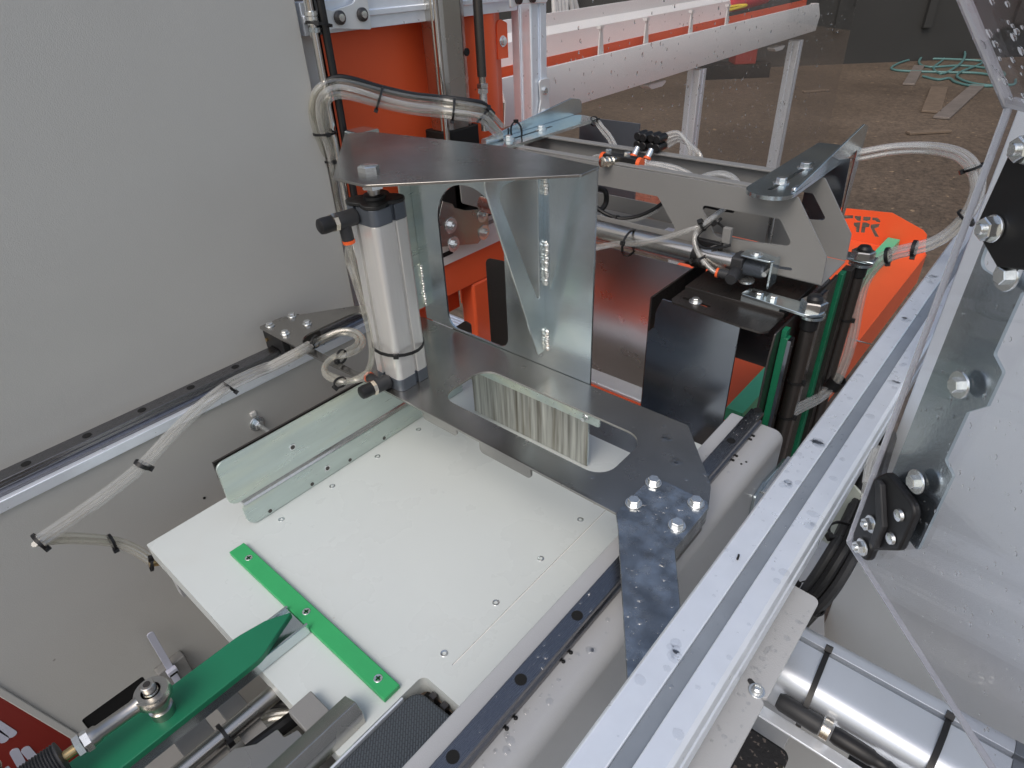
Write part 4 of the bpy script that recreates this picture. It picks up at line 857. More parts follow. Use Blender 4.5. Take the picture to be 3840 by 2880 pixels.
# manifold and valve clipped on the channel
t = thing('push_in_manifold', 'cluster of black push-in air fittings on the channel rim', 'air fitting')
mo = V(*(-0.5249, 0.9450, 0.3463))
for i in range(4):
    p_ = mo+V(-0.026+i*0.0125, -0.004*(i % 2), 0.010)
    b_ = MB().cyl(p_+Y*0.016, p_-Y*0.010, 0.0066, 14, ch=0.001).build('port_sleeve', 'black', t)
    b_ = MB().cyl(p_-Z*0.013+Y*0.016, p_-Z*0.013-Y*0.010, 0.0066, 14, ch=0.001).build('port_sleeve', 'black', t)
for i in (0, 2):
    p_ = mo+V(-0.021+i*0.0125, -0.014, -0.006)
    MB().cyl(p_, p_+V(0.0, -0.012, -0.012), 0.0052, 14).build('stem', 'bolt', t); MB().lathe(p_+V(0, -0.010, -0.010), (0, -1, -1), [(0, 0.0062), (0.004, 0.0062)], 14).build('release_collar', 'ring', t)
for i in (0, 2):
    p_ = mo+V(-0.021+i*0.0125, -0.026, -0.018)
    MB().tube([p_, p_+V(-0.004, -0.010, -0.012), p_+V(-0.014-i*0.006, -0.022, -0.022), p_+V(-0.030-i*0.008, -0.03, -0.026)], 0.0031, 8, 5).build('tube', 'tube', t)
for k in range(4):
    MB().tube([mo+V(0.01+k*0.002, 0.016, 0.012-k*0.006), mo+V(0.030, 0.022+k*0.004, 0.016-k*0.005), mo+V(0.052+k*0.006, 0.02, -0.004-k*0.002), mo+V(0.060+k*0.006, 0.018, -0.035)], 0.0031, 8, 6).build('tube', 'tube', t)
t = thing('throttle_tee', 'black tee fitting with brass throttle screw lying in the channel', 'air fitting')
vo = V(*(-0.5334, 0.8700, 0.3345))
MB().prism(fillet(rect(-0.034, -0.0085, 0.026, 0.0085), 0.002), vo, X, Z, -0.008, 0.008).build('body', 'black', t, bevel=0.001)
for s_ in (-1, 1):
    MB().lathe(vo+X*(0.026 if s_ > 0 else -0.034), X*s_, [(0, 0.0095), (0.006, 0.009)], 16).build('release_collar', 'ring', t)
MB().lathe(vo+V(-0.010, -0.006, 0.0), (-0.15, -1, 0.15), [(0, 0.0075), (0.012, 0.0075), (0.013, 0.0062), (0.016, 0.0062), (0.017, 0.0078), (0.021, 0.0078), (0.022, 0.006), (0.026, 0.006), (0.027, 0.0076), (0.032, 0.0076), (0.033, 0.006)], 20).build('throttle_screw', 'nickel', t)
for xx in (-0.028, 0.006): MB().hexa(vo+V(xx, 0, 0.0086), Z, 0.005, 0.006).build('bolt', 'bolt', t)

# slotted brackets with upright flanges
t = thing('slotted_bracket', 'galvanised slotted bracket with sloped wing at the right channel end', 'bracket', 'slotted brackets on the channel')
so_ = fillet([(-0.3190, 0.8060), (-0.2580, 0.8060), (-0.2620, 1.0930), (-0.2700, 1.1080), (-0.3225, 1.1080)], [0.028, 0.028, 0.002, 0.002, 0.004], 8)
MB().prism(so_, (0, 0, 0), X, Y, 0.3352, 0.3402, holes=[slot((-0.2895, 0.835), (-0.2885, 0.985), 0.0032, 6)]).build('slotted_plate', 'zinc', t, bevel=0.001)
fl = fillet([(0.838, 0.3404), (0.845, 0.3445), (1.0930, 0.3765), (1.1170, 0.3700), (1.1100, 0.2300), (1.0950, 0.2300), (1.0900, 0.3404)], [0.001, 0.002, 0.006, 0.004, 0.001, 0.001, 0.004])
MB().prism(fl, (-0.2605, 0, 0), Y, Z, -0.0015, 0.0015).build('wing', 'zinc', t, bevel=0.0005)
for yy in (0.868, 0.955): hexbolt(t, (-0.2890, yy, 0.3402), Z, 0.0068, 0.006, 0.0105, rot=0.5)
b = MB()
for k in range(5): b.lathe((-0.263, 0.846+k*0.0022, 0.341), (-0.5, 0, 1), [(0, 0.004), (0.003, 0.0032), (0.004, 0.001)], 8)
b.build('weld_bead', 'weld', t, ang=60)
t2 = thing('deflector_sheet', 'dark blue steel sheet hanging behind the right bracket wing', 'sheet')
MB().prism(fillet([(-0.2960, 0.2505), (-0.2385, 0.2505), (-0.2440, 0.350), (-0.2960, 0.3340)], 0.002), (0, 1.0, 0), X, Z, 0, 0.002).build('sheet', 'sheet', t2)
MB().tube([(-0.290, 0.997, 0.252), (-0.272, 0.995, 0.2505), (-0.262, 0.992, 0.2555), (-0.254, 0.992, 0.2535), (-0.250, 0.996, 0.2505)], 0.0022, 8, 5).build('rolled_edge', 'bolt', t2)

t = thing('slotted_bracket', 'bright wet slotted bracket with upright wing at the left channel end', 'bracket', 'slotted brackets on the channel')
MB().prism(fillet([(-0.790, 0.806), (-0.7340, 0.806), (-0.7290, 1.0860), (-0.7740, 1.1000), (-0.790, 1.0900)], [0.024, 0.02, 0.002, 0.004, 0.002], 6), (0, 0, 0), X, Y, 0.3352, 0.3402, holes=[slot((-0.764, 0.86), (-0.764, 0.985), 0.0032, 6)]).build('slotted_plate', 'zinc', t, bevel=0.001)
MB().prism(fillet([(0.82, 0.3404), (0.83, 0.346), (1.08, 0.3725), (1.115, 0.365), (1.115, 0.3404)], [0.001, 0.004, 0.014, 0.012, 0.001]), (-0.789, 0, 0), Y, Z, -0.0015, 0.0015).build('wing', 'zinc', t, bevel=0.0005)
for yy in (0.865, 0.955): hexbolt(t, (-0.7640, yy, 0.3402), Z, 0.0068, 0.006, 0.0105, rot=0.5)
MB().cyl((-0.777, 0.815, 0.345), (-0.777, 0.86, 0.345), 0.006, 14).build('threaded_stud', 'bolt', t)
tie(t, (-0.772, 0.895, 0.347), Y, 0.016, 0.012, (0, 0, 1), head=(0, 0, 1))
tie(t, (-0.733, 1.080, 0.336), Y, 0.008, 0.008, (0, 0, 1), head=(1, 0, 0.3))
droplets(t, (0, 0, 0.3403), X, Y, [(-0.786, 0.83, -0.738, 1.08)], 40, 0.001, 0.004, 66, flat=0.3)
t = thing('bracket_air_tubes', 'clear tubes dropping from the left bracket tip', 'air tube')
tb = [(-0.728, 1.085, 0.335), (-0.6979, 1.0600, 0.3284), (-0.6634, 1.0300, 0.3238), (-0.6262, 0.9900, 0.3188), (-0.6008, 0.9600, 0.3174)]
bundle(t, tb, 3, 0.0028, 0.004, 'tube', seed=3)
MB().prism(rect(-0.80, 0.1, -0.66, 0.330), (0, 1.13, 0), X, Z, 0, 0.004).build('grey_panel', 'alucap', tag(bpy.data.objects.new('backing_panel', None), 'dark blue grey panel standing behind the left channel end', 'panel')) 
COL.objects.link(bpy.data.objects['backing_panel'])

# =================================================================== HOPPER UNDER THE CHANNEL
t = thing('hopper', 'dark stainless sheet hopper under the grey channel', 'hopper')
MB().prism(fillet([(-0.3720, 0.7960), (-0.3720, 0.7560), (-0.3660, 0.7480), (-0.2600, 0.7380), (-0.2350, 0.7380), (-0.2280, 0.7460), (-0.2280, 0.7960)], [0.002, 0.004, 0.003, 0.001, 0.006, 0.006, 0.002]), (0, 0, 0), X, Y, 0.1885, 0.1915, holes=[slot((-0.3590, 0.7690), (-0.3200, 0.7650), 0.003, 6)]).build('front_lid', 'darksteel', t, bevel=0.0006)
hexbolt(t, (-0.3405, 0.7668, 0.1915), Z, 0.0055, 0.0045, 0.0095, rot=0.4)
MB().box((-0.3725, 0.7962, 0.1850), (-0.2280, 0.9490, 0.1958)).build('rear_lid', 'darksteel', t, bevel=0.0006)
MB().prism(fillet([(-0.404, -0.12), (-0.404, 0.128), (-0.3945, 0.140), (-0.3945, 0.165), (-0.386, 0.1878), (-0.268, 0.1878), (-0.268, -0.12)], [0, 0.01, 0.008, 0.006, 0.002, 0, 0]), (0, 0.7560, 0), X, Z, -0.0015, 0.0015).build('front_panel', 'sheet', t, bevel=0.0006)
MB().prism(rect(0.7560, -0.12, 0.93, 0.1845), (-0.4040, 0, 0), Y, Z, -0.0015, 0.0015).build('inner_side', 'darksteel', t)
MB().prism(fillet([(0.745, -0.12), (0.745, 0.15), (0.752, 0.1870), (0.935, 0.1845), (0.935, -0.12)], 0.003), (-0.2210, 0, 0), Y, Z, -0.0015, 0.0015).build('right_side', 'darksteel', t, bevel=0.0008)
MB().prism(rect(-0.405, 0.005, -0.222, 0.1845), (0, 0.965, 0), X, Z, 0, 0.003).build('rear_panel', 'sheet', t)
MB().prism([(0.880, 0.1845), (0.883, 0.1845), (0.968, -0.19), (0.965, -0.19)], (-0.80, 0, 0), Y, Z, 0, 0.394).build('leaning_panel', 'mirror', t)
MB().box((-0.2855, 0.960, 0.006), (-0.2835, 0.9612, 0.184)).build('rear_seam', 'sheet', t)
MB().prism(fillet([(-0.711, -0.15), (-0.711, 0.180), (-0.60, 0.190), (-0.60, -0.15)], [0, 0.012, 0, 0]), (0, 0.735, 0), X, Z, 0, 0.003).build('left_panel', 'darksteel', t, bevel=0.0006)
MB().prism(fillet([(-0.812, -0.05), (-0.812, 0.010), (-0.777, 0.037), (-0.762, 0.035), (-0.762, -0.05)], 0.004), (0, 0.735, 0), X, Z, 0, 0.003).build('corner_tab', 'darksteel', t)
t = thing('tie_rod_plate', 'galvanised tie plate bolted across the hopper lid', 'plate')
MB().prism(fillet([(-0.2900, 0.7940), (-0.1960, 0.7830), (-0.1820, 0.7950), (-0.1820, 0.8180), (-0.2300, 0.8180), (-0.2860, 0.8200)], [0.004, 0.014, 0.014, 0.012, 0, 0.006]), (0, 0, 0), X, Y, 0.2045, 0.2085).build('plate', 'zinc', t, bevel=0.0006)
MB().box((-0.289, 0.7955, 0.1962), (-0.235, 0.819, 0.2043)).build('packer', 'zinc', t, bevel=0.0005)
for xx in (-0.2663, -0.2475): hexbolt(t, (xx, 0.8005, 0.2085), Z, 0.0050, 0.0055, 0.0, rot=0.2)
MB().box((-0.2800, 0.806, 0.2084), (-0.2720, 0.812, 0.2091)).build('punched_hole', 'dark', t)

def guide_rod(y_, lab):
    t = thing('guide_rod', lab, 'rod', 'black guide rods')
    x_ = -0.1970
    MB().cyl((x_, y_, -0.46), (x_, y_, 0.178), 0.0095, 24).build('rod', 'darksteel', t)
    MB().lathe((x_, y_, 0.178), Z, [(0, 0.0085), (0.002, 0.0112), (0.016, 0.0112), (0.018, 0.009)], 24).build('collar', 'black', t)
    MB().lathe((x_, y_, 0.198), Z, [(0, 0.017), (0.004, 0.017)], 24).build('washer', 'zinc', t)
    MB().hexa((x_, y_, 0.2086), Z, 0.0165, 0.012, 0.25).build('nut', 'nickel' if 0 else 'steel', t)
    MB().lathe((x_, y_, 0.2206), Z, [(0, 0.0100), (0.003, 0.0100), (0.0065, 0.0075), (0.0075, 0.003)], 24).build('dome_cap', 'black', t)
    return t
g1 = guide_rod(0.806, 'near black guide rod with large hex nut beside the hopper')
g2 = guide_rod(1.012, 'far black guide rod with large hex nut behind the hopper')
MB().box((-0.2300, 1.000, 0.2045), (-0.1780, 1.026, 0.2085)).build('end_plate', 'zinc', g2, bevel=0.001)
tie(g1, (-0.1970, 0.806, 0.095), (0.05, 0.1, 1), 0.0098, head=(1, 0.3, 0), tail=0.012)
tie(g1, (-0.1970, 0.806, 0.035), (0.05, 0.1, 1), 0.0098, head=(1, 0.3, 0))
tie(g2, (-0.1970, 1.012, 0.105), (0.05, 0.1, 1), 0.0098, head=(1, 0.3, 0))
t = thing('green_side_guides', 'dark steel plate with green plastic edge between the black rods', 'guide')
MB().prism(rect(0.835, -0.25, 0.950, 0.200), (-0.2130, 0, 0), Y, Z, 0, 0.004).build('backing_plate', 'darksteel', t, bevel=0.0006)
MB().prism(rect(0.860, -0.25, 0.900, 0.196), (-0.2088, 0, 0), Y, Z, 0, 0.003).build('wear_strip', 'sheet', t)
MB().prism(rect(0.9600, -0.28, 0.976, 0.198), (-0.2130, 0, 0), Y, Z, 0, 0.008).build('green_strip', 'green_dk', t, bevel=0.0008)
MB().prism(rect(0.9770, -0.28, 0.998, 0.198), (-0.2130, 0, 0), Y, Z, 0, 0.014).build('edge_plate', 'darksteel', t)
t = thing('green_corner_guide', 'dark green plastic corner guide at the hopper mouth', 'guide')
MB().prism(rect(-0.2185, -0.05, -0.2085, 0.1750), (0, 0.782, 0), X, Z, 0, 0.012).build('green_strip', 'green_dk', t, bevel=0.0008)
MB().prism(rect(-0.2080, -0.05, -0.2035, 0.1750), (0, 0.780, 0), X, Z, 0, 0.014).build('edge_strip', 'sheet', t)
MB().prism(rect(-0.2185, 0.175, -0.2120, 0.186), (0, 0.782, 0), X, Z, 0, 0.012).build('lug', 'green_dk', t)

t = thing('right_air_tubes', 'clear air tube bundle arching out beside the open door', 'air tube')
rb = [(-0.2729, 1.1000, 0.3267), (-0.2515, 1.1100, 0.3315), (-0.2175, 1.1200, 0.3406), (-0.1759, 1.1200, 0.3471), (-0.1386, 1.1100, 0.3475), (-0.1144, 1.1000, 0.3389), (-0.0967, 1.0900, 0.3198), (-0.0907, 1.0800, 0.2976), (-0.0942, 1.0700, 0.2733), (-0.1062, 1.0600, 0.2495), (-0.1221, 1.0500, 0.2345), (-0.1414, 1.0400, 0.2256), (-0.1646, 1.0350, 0.2132), (-0.1809, 1.0300, 0.1947), (-0.1891, 1.0280, 0.1643), (-0.1877, 1.0260, 0.1257), (-0.1826, 1.0250, 0.0778), (-0.1812, 1.0200, 0.0281), (-0.1864, 1.0100, -0.0146), (-0.1988, 0.9800, -0.0318), (-0.2051, 0.9000, -0.0077), (-0.2048, 0.8400, 0.0139)]
bundle(t, rb, 5, 0.0033, 0.0062, 'tube', hint=(0, 1, 0), seed=2)
tie(t, (-0.1084, 1.0970, 0.3341), (0.6, 0, -1), 0.012, 0.012, head=(-1, -0.5, -0.6))
tie(t, (-0.0941, 1.0700, 0.2747), (0.6, 0, 1), 0.012, 0.012, head=(1, -0.5, -0.6))
tie(t, (-0.1389, 1.0420, 0.2262), (1, 0, 0.15), 0.011, 0.012, head=(0, -0.5, -1), wd=0.005)
tie(t, (-0.1684, 1.0350, 0.2108), (1, 0, 0.35), 0.011, 0.012, head=(0.5, -0.5, -1), wd=0.005)
tie(t, (-0.1855, 1.0120, -0.0116), (0.4, 0, 1), 0.013, 0.014, head=(-1, -0.5, 0), wd=0.02)

# =================================================================== ORANGE CHUTE
t = thing('orange_chute', 'long orange chute with mint green runner behind the profile', 'chute')
FZ = -0.15; EY = 2.065
MB().box((-0.78, 0.985, FZ-0.003), (-0.2435, EY, FZ)).build('floor', 'orange', t, bevel=0.001)
MB().prism([(-0.2405, FZ), (-0.2405, FZ-0.088), (-0.2435, FZ-0.088), (-0.2435, FZ)], (0, EY, 0), X, Z, 0, EY-0.985).build('side_skirt', 'orange', t)
MB().box((-0.3490, 0.985, FZ+0.0002), (-0.3160, 2.058, FZ+0.030)).build('runner', 'mint', t, bevel=0.0008)
W2 = lambda *ps: [(p[0], p[2]) for p in ps]
ew = W2((-0.6284, 2.0650, -0.0718), (-0.4797, 2.0650, -0.0606), (-0.3578, 2.0650, -0.0513), (-0.2691, 2.0650, -0.0842), (-0.2561, 2.0650, -0.0947), (-0.2502, 2.0650, -0.1258))
ew = [(-0.75, FZ), (-0.75, -0.10)]+ew[0:]+[(-0.2440, FZ)]
hl = [W2((-0.4981, 2.0650, -0.0854), (-0.4585, 2.0650, -0.0774), (-0.4559, 2.0650, -0.0866), (-0.4922, 2.0650, -0.0956)),
      W2((-0.4540, 2.0650, -0.0784), (-0.4360, 2.0650, -0.0756), (-0.4338, 2.0650, -0.0911), (-0.4412, 2.0650, -0.0922), (-0.4521, 2.0650, -0.0858)),
      W2((-0.4300, 2.0650, -0.0760), (-0.4099, 2.0650, -0.0730), (-0.4090, 2.0650, -0.0829), (-0.4187, 2.0650, -0.0875), (-0.4284, 2.0650, -0.0876)),
      W2((-0.4059, 2.0650, -0.0736), (-0.3912, 2.0650, -0.0720), (-0.3817, 2.0650, -0.0802), (-0.3823, 2.0650, -0.0839), (-0.3919, 2.0650, -0.0849), (-0.3970, 2.0650, -0.0814), (-0.4041, 2.0650, -0.0828)),
      W2((-0.4515, 2.0650, -0.0987), (-0.4335, 2.0650, -0.0936), (-0.4301, 2.0650, -0.1248), (-0.4389, 2.0650, -0.1259), (-0.4413, 2.0650, -0.1126), (-0.4494, 2.0650, -0.1077)),
      W2((-0.4282, 2.0650, -0.0931), (-0.4161, 2.0650, -0.0913), (-0.4067, 2.0650, -0.0953), (-0.4071, 2.0650, -0.1037), (-0.4162, 2.0650, -0.1074), (-0.4145, 2.0650, -0.1230), (-0.4255, 2.0650, -0.1244)),
      W2((-0.4035, 2.0650, -0.0946), (-0.3812, 2.0650, -0.0883), (-0.3826, 2.0650, -0.0986), (-0.3917, 2.0650, -0.1051), (-0.3731, 2.0650, -0.1276), (-0.3848, 2.0650, -0.1288), (-0.4037, 2.0650, -0.1039))]
MB().prism(ew, (0, EY+0.003, 0), X, Z, 0, 0.003, holes=hl).build('end_wall', 'orange', t)
MB().tube([(-0.2638, 1.4373, -0.1480), (-0.2359, 1.4393, -0.1480), (-0.2221, 1.5231, -0.1900)], 0.0016, 6, 3).build('weld_seam', 'weld', t)
t = thing('cross_profile', 'bright aluminium cross bar at the near end of the chute', 'aluminium profile')
MB().box((-1.25, 0.945, -0.195), (-0.30, 0.983, -0.150)).build('extrusion', 'alu', t, bevel=0.001)
for k in range(3): MB().box((-1.25, 0.952+k*0.011, -0.1502), (-0.30, 0.956+k*0.011, -0.1478)).build('rib', 'alu', t)
t = thing('orange_reflector', 'orange pan added below the hopper mouth', 'pan')
MB().box((-0.83, 0.755, -0.085), (-0.41, 0.842, -0.075)).build('pan', 'orange', t)  # added so the leaning sheet mirrors orange
t = thing('transfer_sheet', 'dark blue steel sheet between white table and hopper', 'sheet')
MB().box((-0.70, 0.637, -0.045), (-0.317, 0.752, -0.042)).build('sheet', 'sheet', t)
for yy in (0.655, 0.668): MB().box((-0.70, yy, -0.0418), (-0.317, yy+0.004, -0.038)).build('guide_rib', 'bolt', t)
t = thing('streak_bar', 'aluminium bar added as a bright streak at the foot of the leaning hopper sheet', 'bar')
MB().box((-0.80, 0.845, -0.090), (-0.41, 0.885, -0.072)).build('bar', 'alu', t, bevel=0.002)  # added to give the leaning sheet its pale streak

# =================================================================== REAR FRAME, ORANGE PANEL, POLES
t = thing('orange_back_panel', 'orange painted panel inside the rear frame opening', 'panel')
MB().box((-0.965, 0.628, -0.05), (-0.955, 0.89, 0.56)).build('flat_sheet', 'orange', t)
sec = [(-0.955+0.0, 0.89)]
arc = [(-0.955+0.045*(1-math.cos(a)), 0.955-0.062*math.cos(a*1.0)) for a in [PI*k/14 for k in range(15)]]
b = MB(); pts_ = [(-0.960, 0.905), (-0.945, 0.935), (-0.922, 0.960), (-0.912, 0.985), (-0.918, 1.012), (-0.938, 1.035), (-0.950, 1.062)]
pts_ = [(p.x, p.y) for p in spline([(a, c, 0) for a, c in pts_], 5)]
inner = [(a-0.006, c) for a, c in pts_][::-1]
b.prism(pts_+inner, (0, 0, 0), X, Y, -0.05, 0.56).build('curved_sheet', 'orange', t)
MB().prism(fillet([(1.025, 0.44), (1.055, 0.44), (1.055, 0.50), (1.025, 0.512)], [0, 0, 0.004, 0.02]), (-0.928, 0, 0), Y, Z, 0, 0.004).build('mounting_ear', 'orange', t)
hexbolt(t, (-0.924, 1.040, 0.470), X, 0.008, 0.004, 0.010, name='bolt')
MB().box((-0.9560, 0.600, -0.05), (-0.935, 0.6265, 0.56)).build('edge_strip', 'white', t)

t = thing('rear_crossbeam', 'grey slotted aluminium beam above the orange panel', 'aluminium profile')
MB().prism([(-0.91, 0.520), (-0.91, 0.537), (-0.906, 0.537), (-0.906, 0.545), (-0.91, 0.545), (-0.91, 0.562), (-0.95, 0.562), (-0.95, 0.520)], (0, 1.07, 0), X, Z, 0, 0.475).build('extrusion', 'alu', t, bevel=0.0008)
MB().box((-0.9115, 0.60, 0.5372), (-0.9065, 1.065, 0.5448)).build('slot', 'dark', t)
t = thing('vertical_bar', 'thick worn steel bar standing before the orange panel', 'bar')
MB().prism(fillet([(-0.925, 0.832), (-0.895, 0.832), (-0.885, 0.852), (-0.885, 0.890), (-0.895, 0.910), (-0.925, 0.910)], 0.006), (0, 0, 0), X, Y, 0.345, 0.66).build('bar', 'steel', t, bevel=0.001)
MB().cyl((-0.882, 0.830, 0.30), (-0.882, 0.830, 0.66), 0.0055, 16).build('guide_tube', 'chrome', t)
MB().cyl((-0.886, 0.899, 0.468), (-0.8838, 0.899, 0.468), 0.0065, 18).build('bore', 'dark', t)
MB().prism(fillet([(-0.94, 0.825), (-0.880, 0.825), (-0.880, 0.918), (-0.94, 0.918)], 0.012), (0, 0, 0), X, Y, 0.20, 0.3445).build('lower_sleeve', 'dark', t)
t = thing('lift_rod', 'slim piston rod with lock nuts before the curved orange sheet', 'rod')
LR = (-0.884, 0.9335)
MB().cyl((*LR, 0.424), (*LR, 0.66), 0.0085, 18).build('cylinder_tube', 'darksteel', t); MB().cyl((*LR, 0.412), (*LR, 0.426), 0.0065, 16).build('rod', 'steel', t)
MB().hexa((*LR, 0.405), Z, 0.0105, 0.008).build('lock_nut', 'steel', t); MB().hexa((*LR, 0.3965), Z, 0.0105, 0.008, 0.3).build('lock_nut', 'bolt', t)
MB().cyl((*LR, 0.33), (*LR, 0.397), 0.0075, 16).build('rod_eye_shank', 'bolt', t)
MB().lathe((LR[0]+0.004, LR[1]+0.004, 0.352), X, [(0, 0.016), (0.004, 0.016), (0.006, 0.008)], 22).build('rod_eye', 'bolt', t)

slotted_profile('aluminium_profile', 'aluminium slot post right of the orange panel', (-0.905, 1.098, -0.75), (-0.905, 1.098, 0.66), 0.050, 0.050, X, 'rear aluminium posts')
t = thing('joint_plate', 'bright zinc joint plate with three bolts above the orange panel', 'plate', 'zinc joint plates')
MB().prism(fillet([(0.598, 0.517), (0.640, 0.526), (0.7075, 0.519), (0.7075, 0.62), (0.688, 0.62), (0.686, 0.556), (0.640, 0.549), (0.616, 0.556), (0.612, 0.62), (0.596, 0.62)], [0.002, 0.02, 0.004, 0, 0, 0.014, 0.01, 0.014, 0, 0]), (-0.902, 0, 0), Y, Z, 0, 0.004).build('plate', 'zbright', t, bevel=0.0006)
for yy, zz in ((0.610, 0.5385), (0.650, 0.5395), (0.692, 0.5405)):
    MB().lathe((-0.898, yy, zz), X, [(0, 0.0095), (0.004, 0.0095), (0.006, 0.007), (0.0062, 0.0045), (0.0072, 0.0038)], 18).build('bolt', 'darksteel', t)
    MB().lathe((-0.892, yy, zz), X, [(0, 0.005), (0.0018, 0.005), (0.002, 0.002)], 16).build('stud', 'bolt', t)
t = thing('joint_plate', 'zinc joint plate at the top of the rear slot post', 'plate', 'zinc joint plates')
MB().prism(fillet([(1.010, 0.527), (1.040, 0.532), (1.118, 0.530), (1.118, 0.62), (1.010, 0.62)], [0.004, 0.01, 0.004, 0, 0]), (-0.878, 0, 0), Y, Z, 0, 0.004).build('plate', 'zbright', t, bevel=0.0006)
for yy in (1.03, 1.07): MB().lathe((-0.874, yy, 0.541), X, [(0, 0.009), (0.005, 0.009), (0.007, 0.004)], 16).build('bolt', 'darksteel', t)
t = thing('joint_plate', 'wavy zinc joint plate on the rear slot post behind the bracket wing', 'plate', 'zinc joint plates')
MB().prism(fillet([(1.088, 0.26), (1.122, 0.26), (1.126, 0.33), (1.120, 0.36), (1.124, 0.398), (1.090, 0.398), (1.094, 0.36), (1.086, 0.33)], 0.006), (-0.878, 0, 0), Y, Z, 0, 0.004).build('plate', 'zbright', t, bevel=0.0006)
for zz in (0.376, 0.335): hexbolt(t, (-0.874, 1.105, zz), X, 0.007, 0.005, 0.0)

t = thing('chrome_pole', 'chrome tube pole at the far end of the grey wall', 'pole')
MB().cyl((-0.890, 0.598, -0.30), (-0.890, 0.598, 0.70), 0.0055, 18).build('tube', 'chrome', t)
MB().lathe((-0.890, 0.598, 0.535), Z, [(0, 0.0085), (0.010, 0.0085), (0.011, 0.0095), (0.016, 0.0095), (0.017, 0.007)], 18).build('coupling', 'bolt', t)
MB().band((-0.890, 0.599, 0.529), (0.1, 0, 1), 0.0075, 0.0075, 0.006, 0.0012).build('clamp', 'zinc', t)
t = thing('black_supply_hose', 'black hoses running down behind the chrome pole', 'hose')
for dx, dy in ((-0.012, 0.008), (0.004, 0.014), (-0.004, 0.020)):
    MB().tube([(-0.890+dx, 0.598+dy, 0.70), (-0.889+dx, 0.600+dy, 0.45), (-0.890+dx, 0.598+dy, 0.2), (-0.892+dx, 0.600+dy, -0.3)], 0.0058, 10, 6).build('hose', 'black', t)
tie(t, (-0.887, 0.606, 0.535), (0, 0.2, 1), 0.016, 0.018, head=(1, -1, 0), tail=0.015)
t = thing('arched_air_tubes', 'bundle of clear air tubes arching from the pole before the orange panel', 'air tube')
ab = [(-0.9111, 0.6000, 0.3351), (-0.9008, 0.5920, 0.3650), (-0.9008, 0.5880, 0.3896), (-0.8985, 0.5850, 0.4134), (-0.8956, 0.5880, 0.4338), (-0.8874, 0.5950, 0.4472), (-0.8804, 0.6100, 0.4510), (-0.8693, 0.6300, 0.4461), (-0.8562, 0.6700, 0.4299), (-0.8329, 0.7100, 0.4159), (-0.8155, 0.7500, 0.4070), (-0.7936, 0.7700, 0.4027), (-0.7776, 0.7900, 0.3978), (-0.7732, 0.8100, 0.3908), (-0.7721, 0.8300, 0.3728), (-0.7761, 0.8500, 0.3559)]
bundle(t, ab, 9, 0.0040, 0.0112, ['tubeyellow', 'tube'], hint=(0, 0, 1), seed=5)
MB().tube([(V(*p)+Z*0.013+Y*0.006) for p in ab[5:-1]], 0.0055, 10, 5).build('black_hose', 'black', t)
lowb = [ab[0], (-0.9107, 0.6000, 0.3032), (-0.9110, 0.6000, 0.2678), (-0.8916, 0.6000, 0.1791), (-0.8781, 0.6000, 0.0938)]
bundle(t, lowb, 5, 0.0042, 0.0085, ['tubeyellow', 'tube'], hint=(0, 1, 0), seed=6)
tie(t, (-0.8565, 0.6700, 0.4290), (0.35, 0.4, -0.25), 0.0165, 0.0165, head=(0, -0.5, -1), tail=0.006)
tie(t, (-0.7982, 0.7700, 0.4023), (0.35, 0.4, -0.1), 0.0165, 0.0165, head=(0, -0.5, -1), tail=0.006)
tie(t, (-0.7734, 0.8150, 0.3899), (0.5, 0.4, -0.6), 0.0165, 0.0165, head=(0.5, -0.5, 1), tail=0.006)
tie(t, (-0.8972, 0.5880, 0.3900), (0, 0, 1), 0.0175, 0.0175, head=(1, -0.4, 0), tail=0.008)
tie(t, (-0.9067, 0.5980, 0.3456), (0, 0, 1), 0.015, 0.015, head=(1, -0.4, 0), tail=0.006)
MB().prism(fillet(rect(0.60, 0.378, 0.640, 0.394), 0.004), (-0.86, 0, 0), Y, Z, -0.004, 0.03).build('clip', 'zinc', t)

# mechanism seen through the upright's window
t = thing('pivot_plate', 'grey pivot plate with washered bolts seen through the upright window', 'plate')
pp = W = [(p[1], p[2]) for p in ((-0.8700, 0.7928, 0.2331), (-0.8700, 0.8175, 0.2216), (-0.8700, 0.8211, 0.2131), (-0.8700, 0.8480, 0.2005), (-0.8700, 0.8574, 0.1979), (-0.8700, 0.8841, 0.1922), (-0.8700, 0.9139, 0.1830), (-0.8700, 0.9115, 0.1420), (-0.8700, 0.8771, 0.1232), (-0.8700, 0.7731, 0.1497), (-0.8700, 0.7802, 0.2071))]
MB().prism(pp, (-0.87, 0, 0), Y, Z, -0.004, 0.0).build('plate', 'zincpl', t, bevel=0.0005)
for q in ((-0.8660, 0.8073, 0.1823), (-0.8660, 0.8095, 0.1441), (-0.8660, 0.8962, 0.1781), (-0.8660, 0.8966, 0.1410)):
    hexbolt(t, V(*q)-X*0.004, X, 0.0085, 0.006, 0.0155, rot=0.3, stud=0.004)
t = thing('grey_pivot_cover', 'brownish grey cover plate at the top of the upright window', 'cover')
pc_ = fillet([(p[1], p[2]) for p in ((-0.8400, 0.8126, 0.2682), (-0.8400, 0.9214, 0.2416), (-0.8400, 0.8995, 0.1909), (-0.8400, 0.8598, 0.2071), (-0.8400, 0.8135, 0.2289))], [0, 0, 0, 0, 0.008])
MB().prism(pc_, (-0.84, 0, 0), Y, Z, -0.003, 0.0).build('plate', 'frame_grey', t, bevel=0.0006)
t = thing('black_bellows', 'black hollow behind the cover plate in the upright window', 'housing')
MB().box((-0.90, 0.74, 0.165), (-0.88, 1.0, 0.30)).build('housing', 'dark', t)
t = thing('slot_strip', 'white slot profile behind the pivot plate', 'aluminium profile')
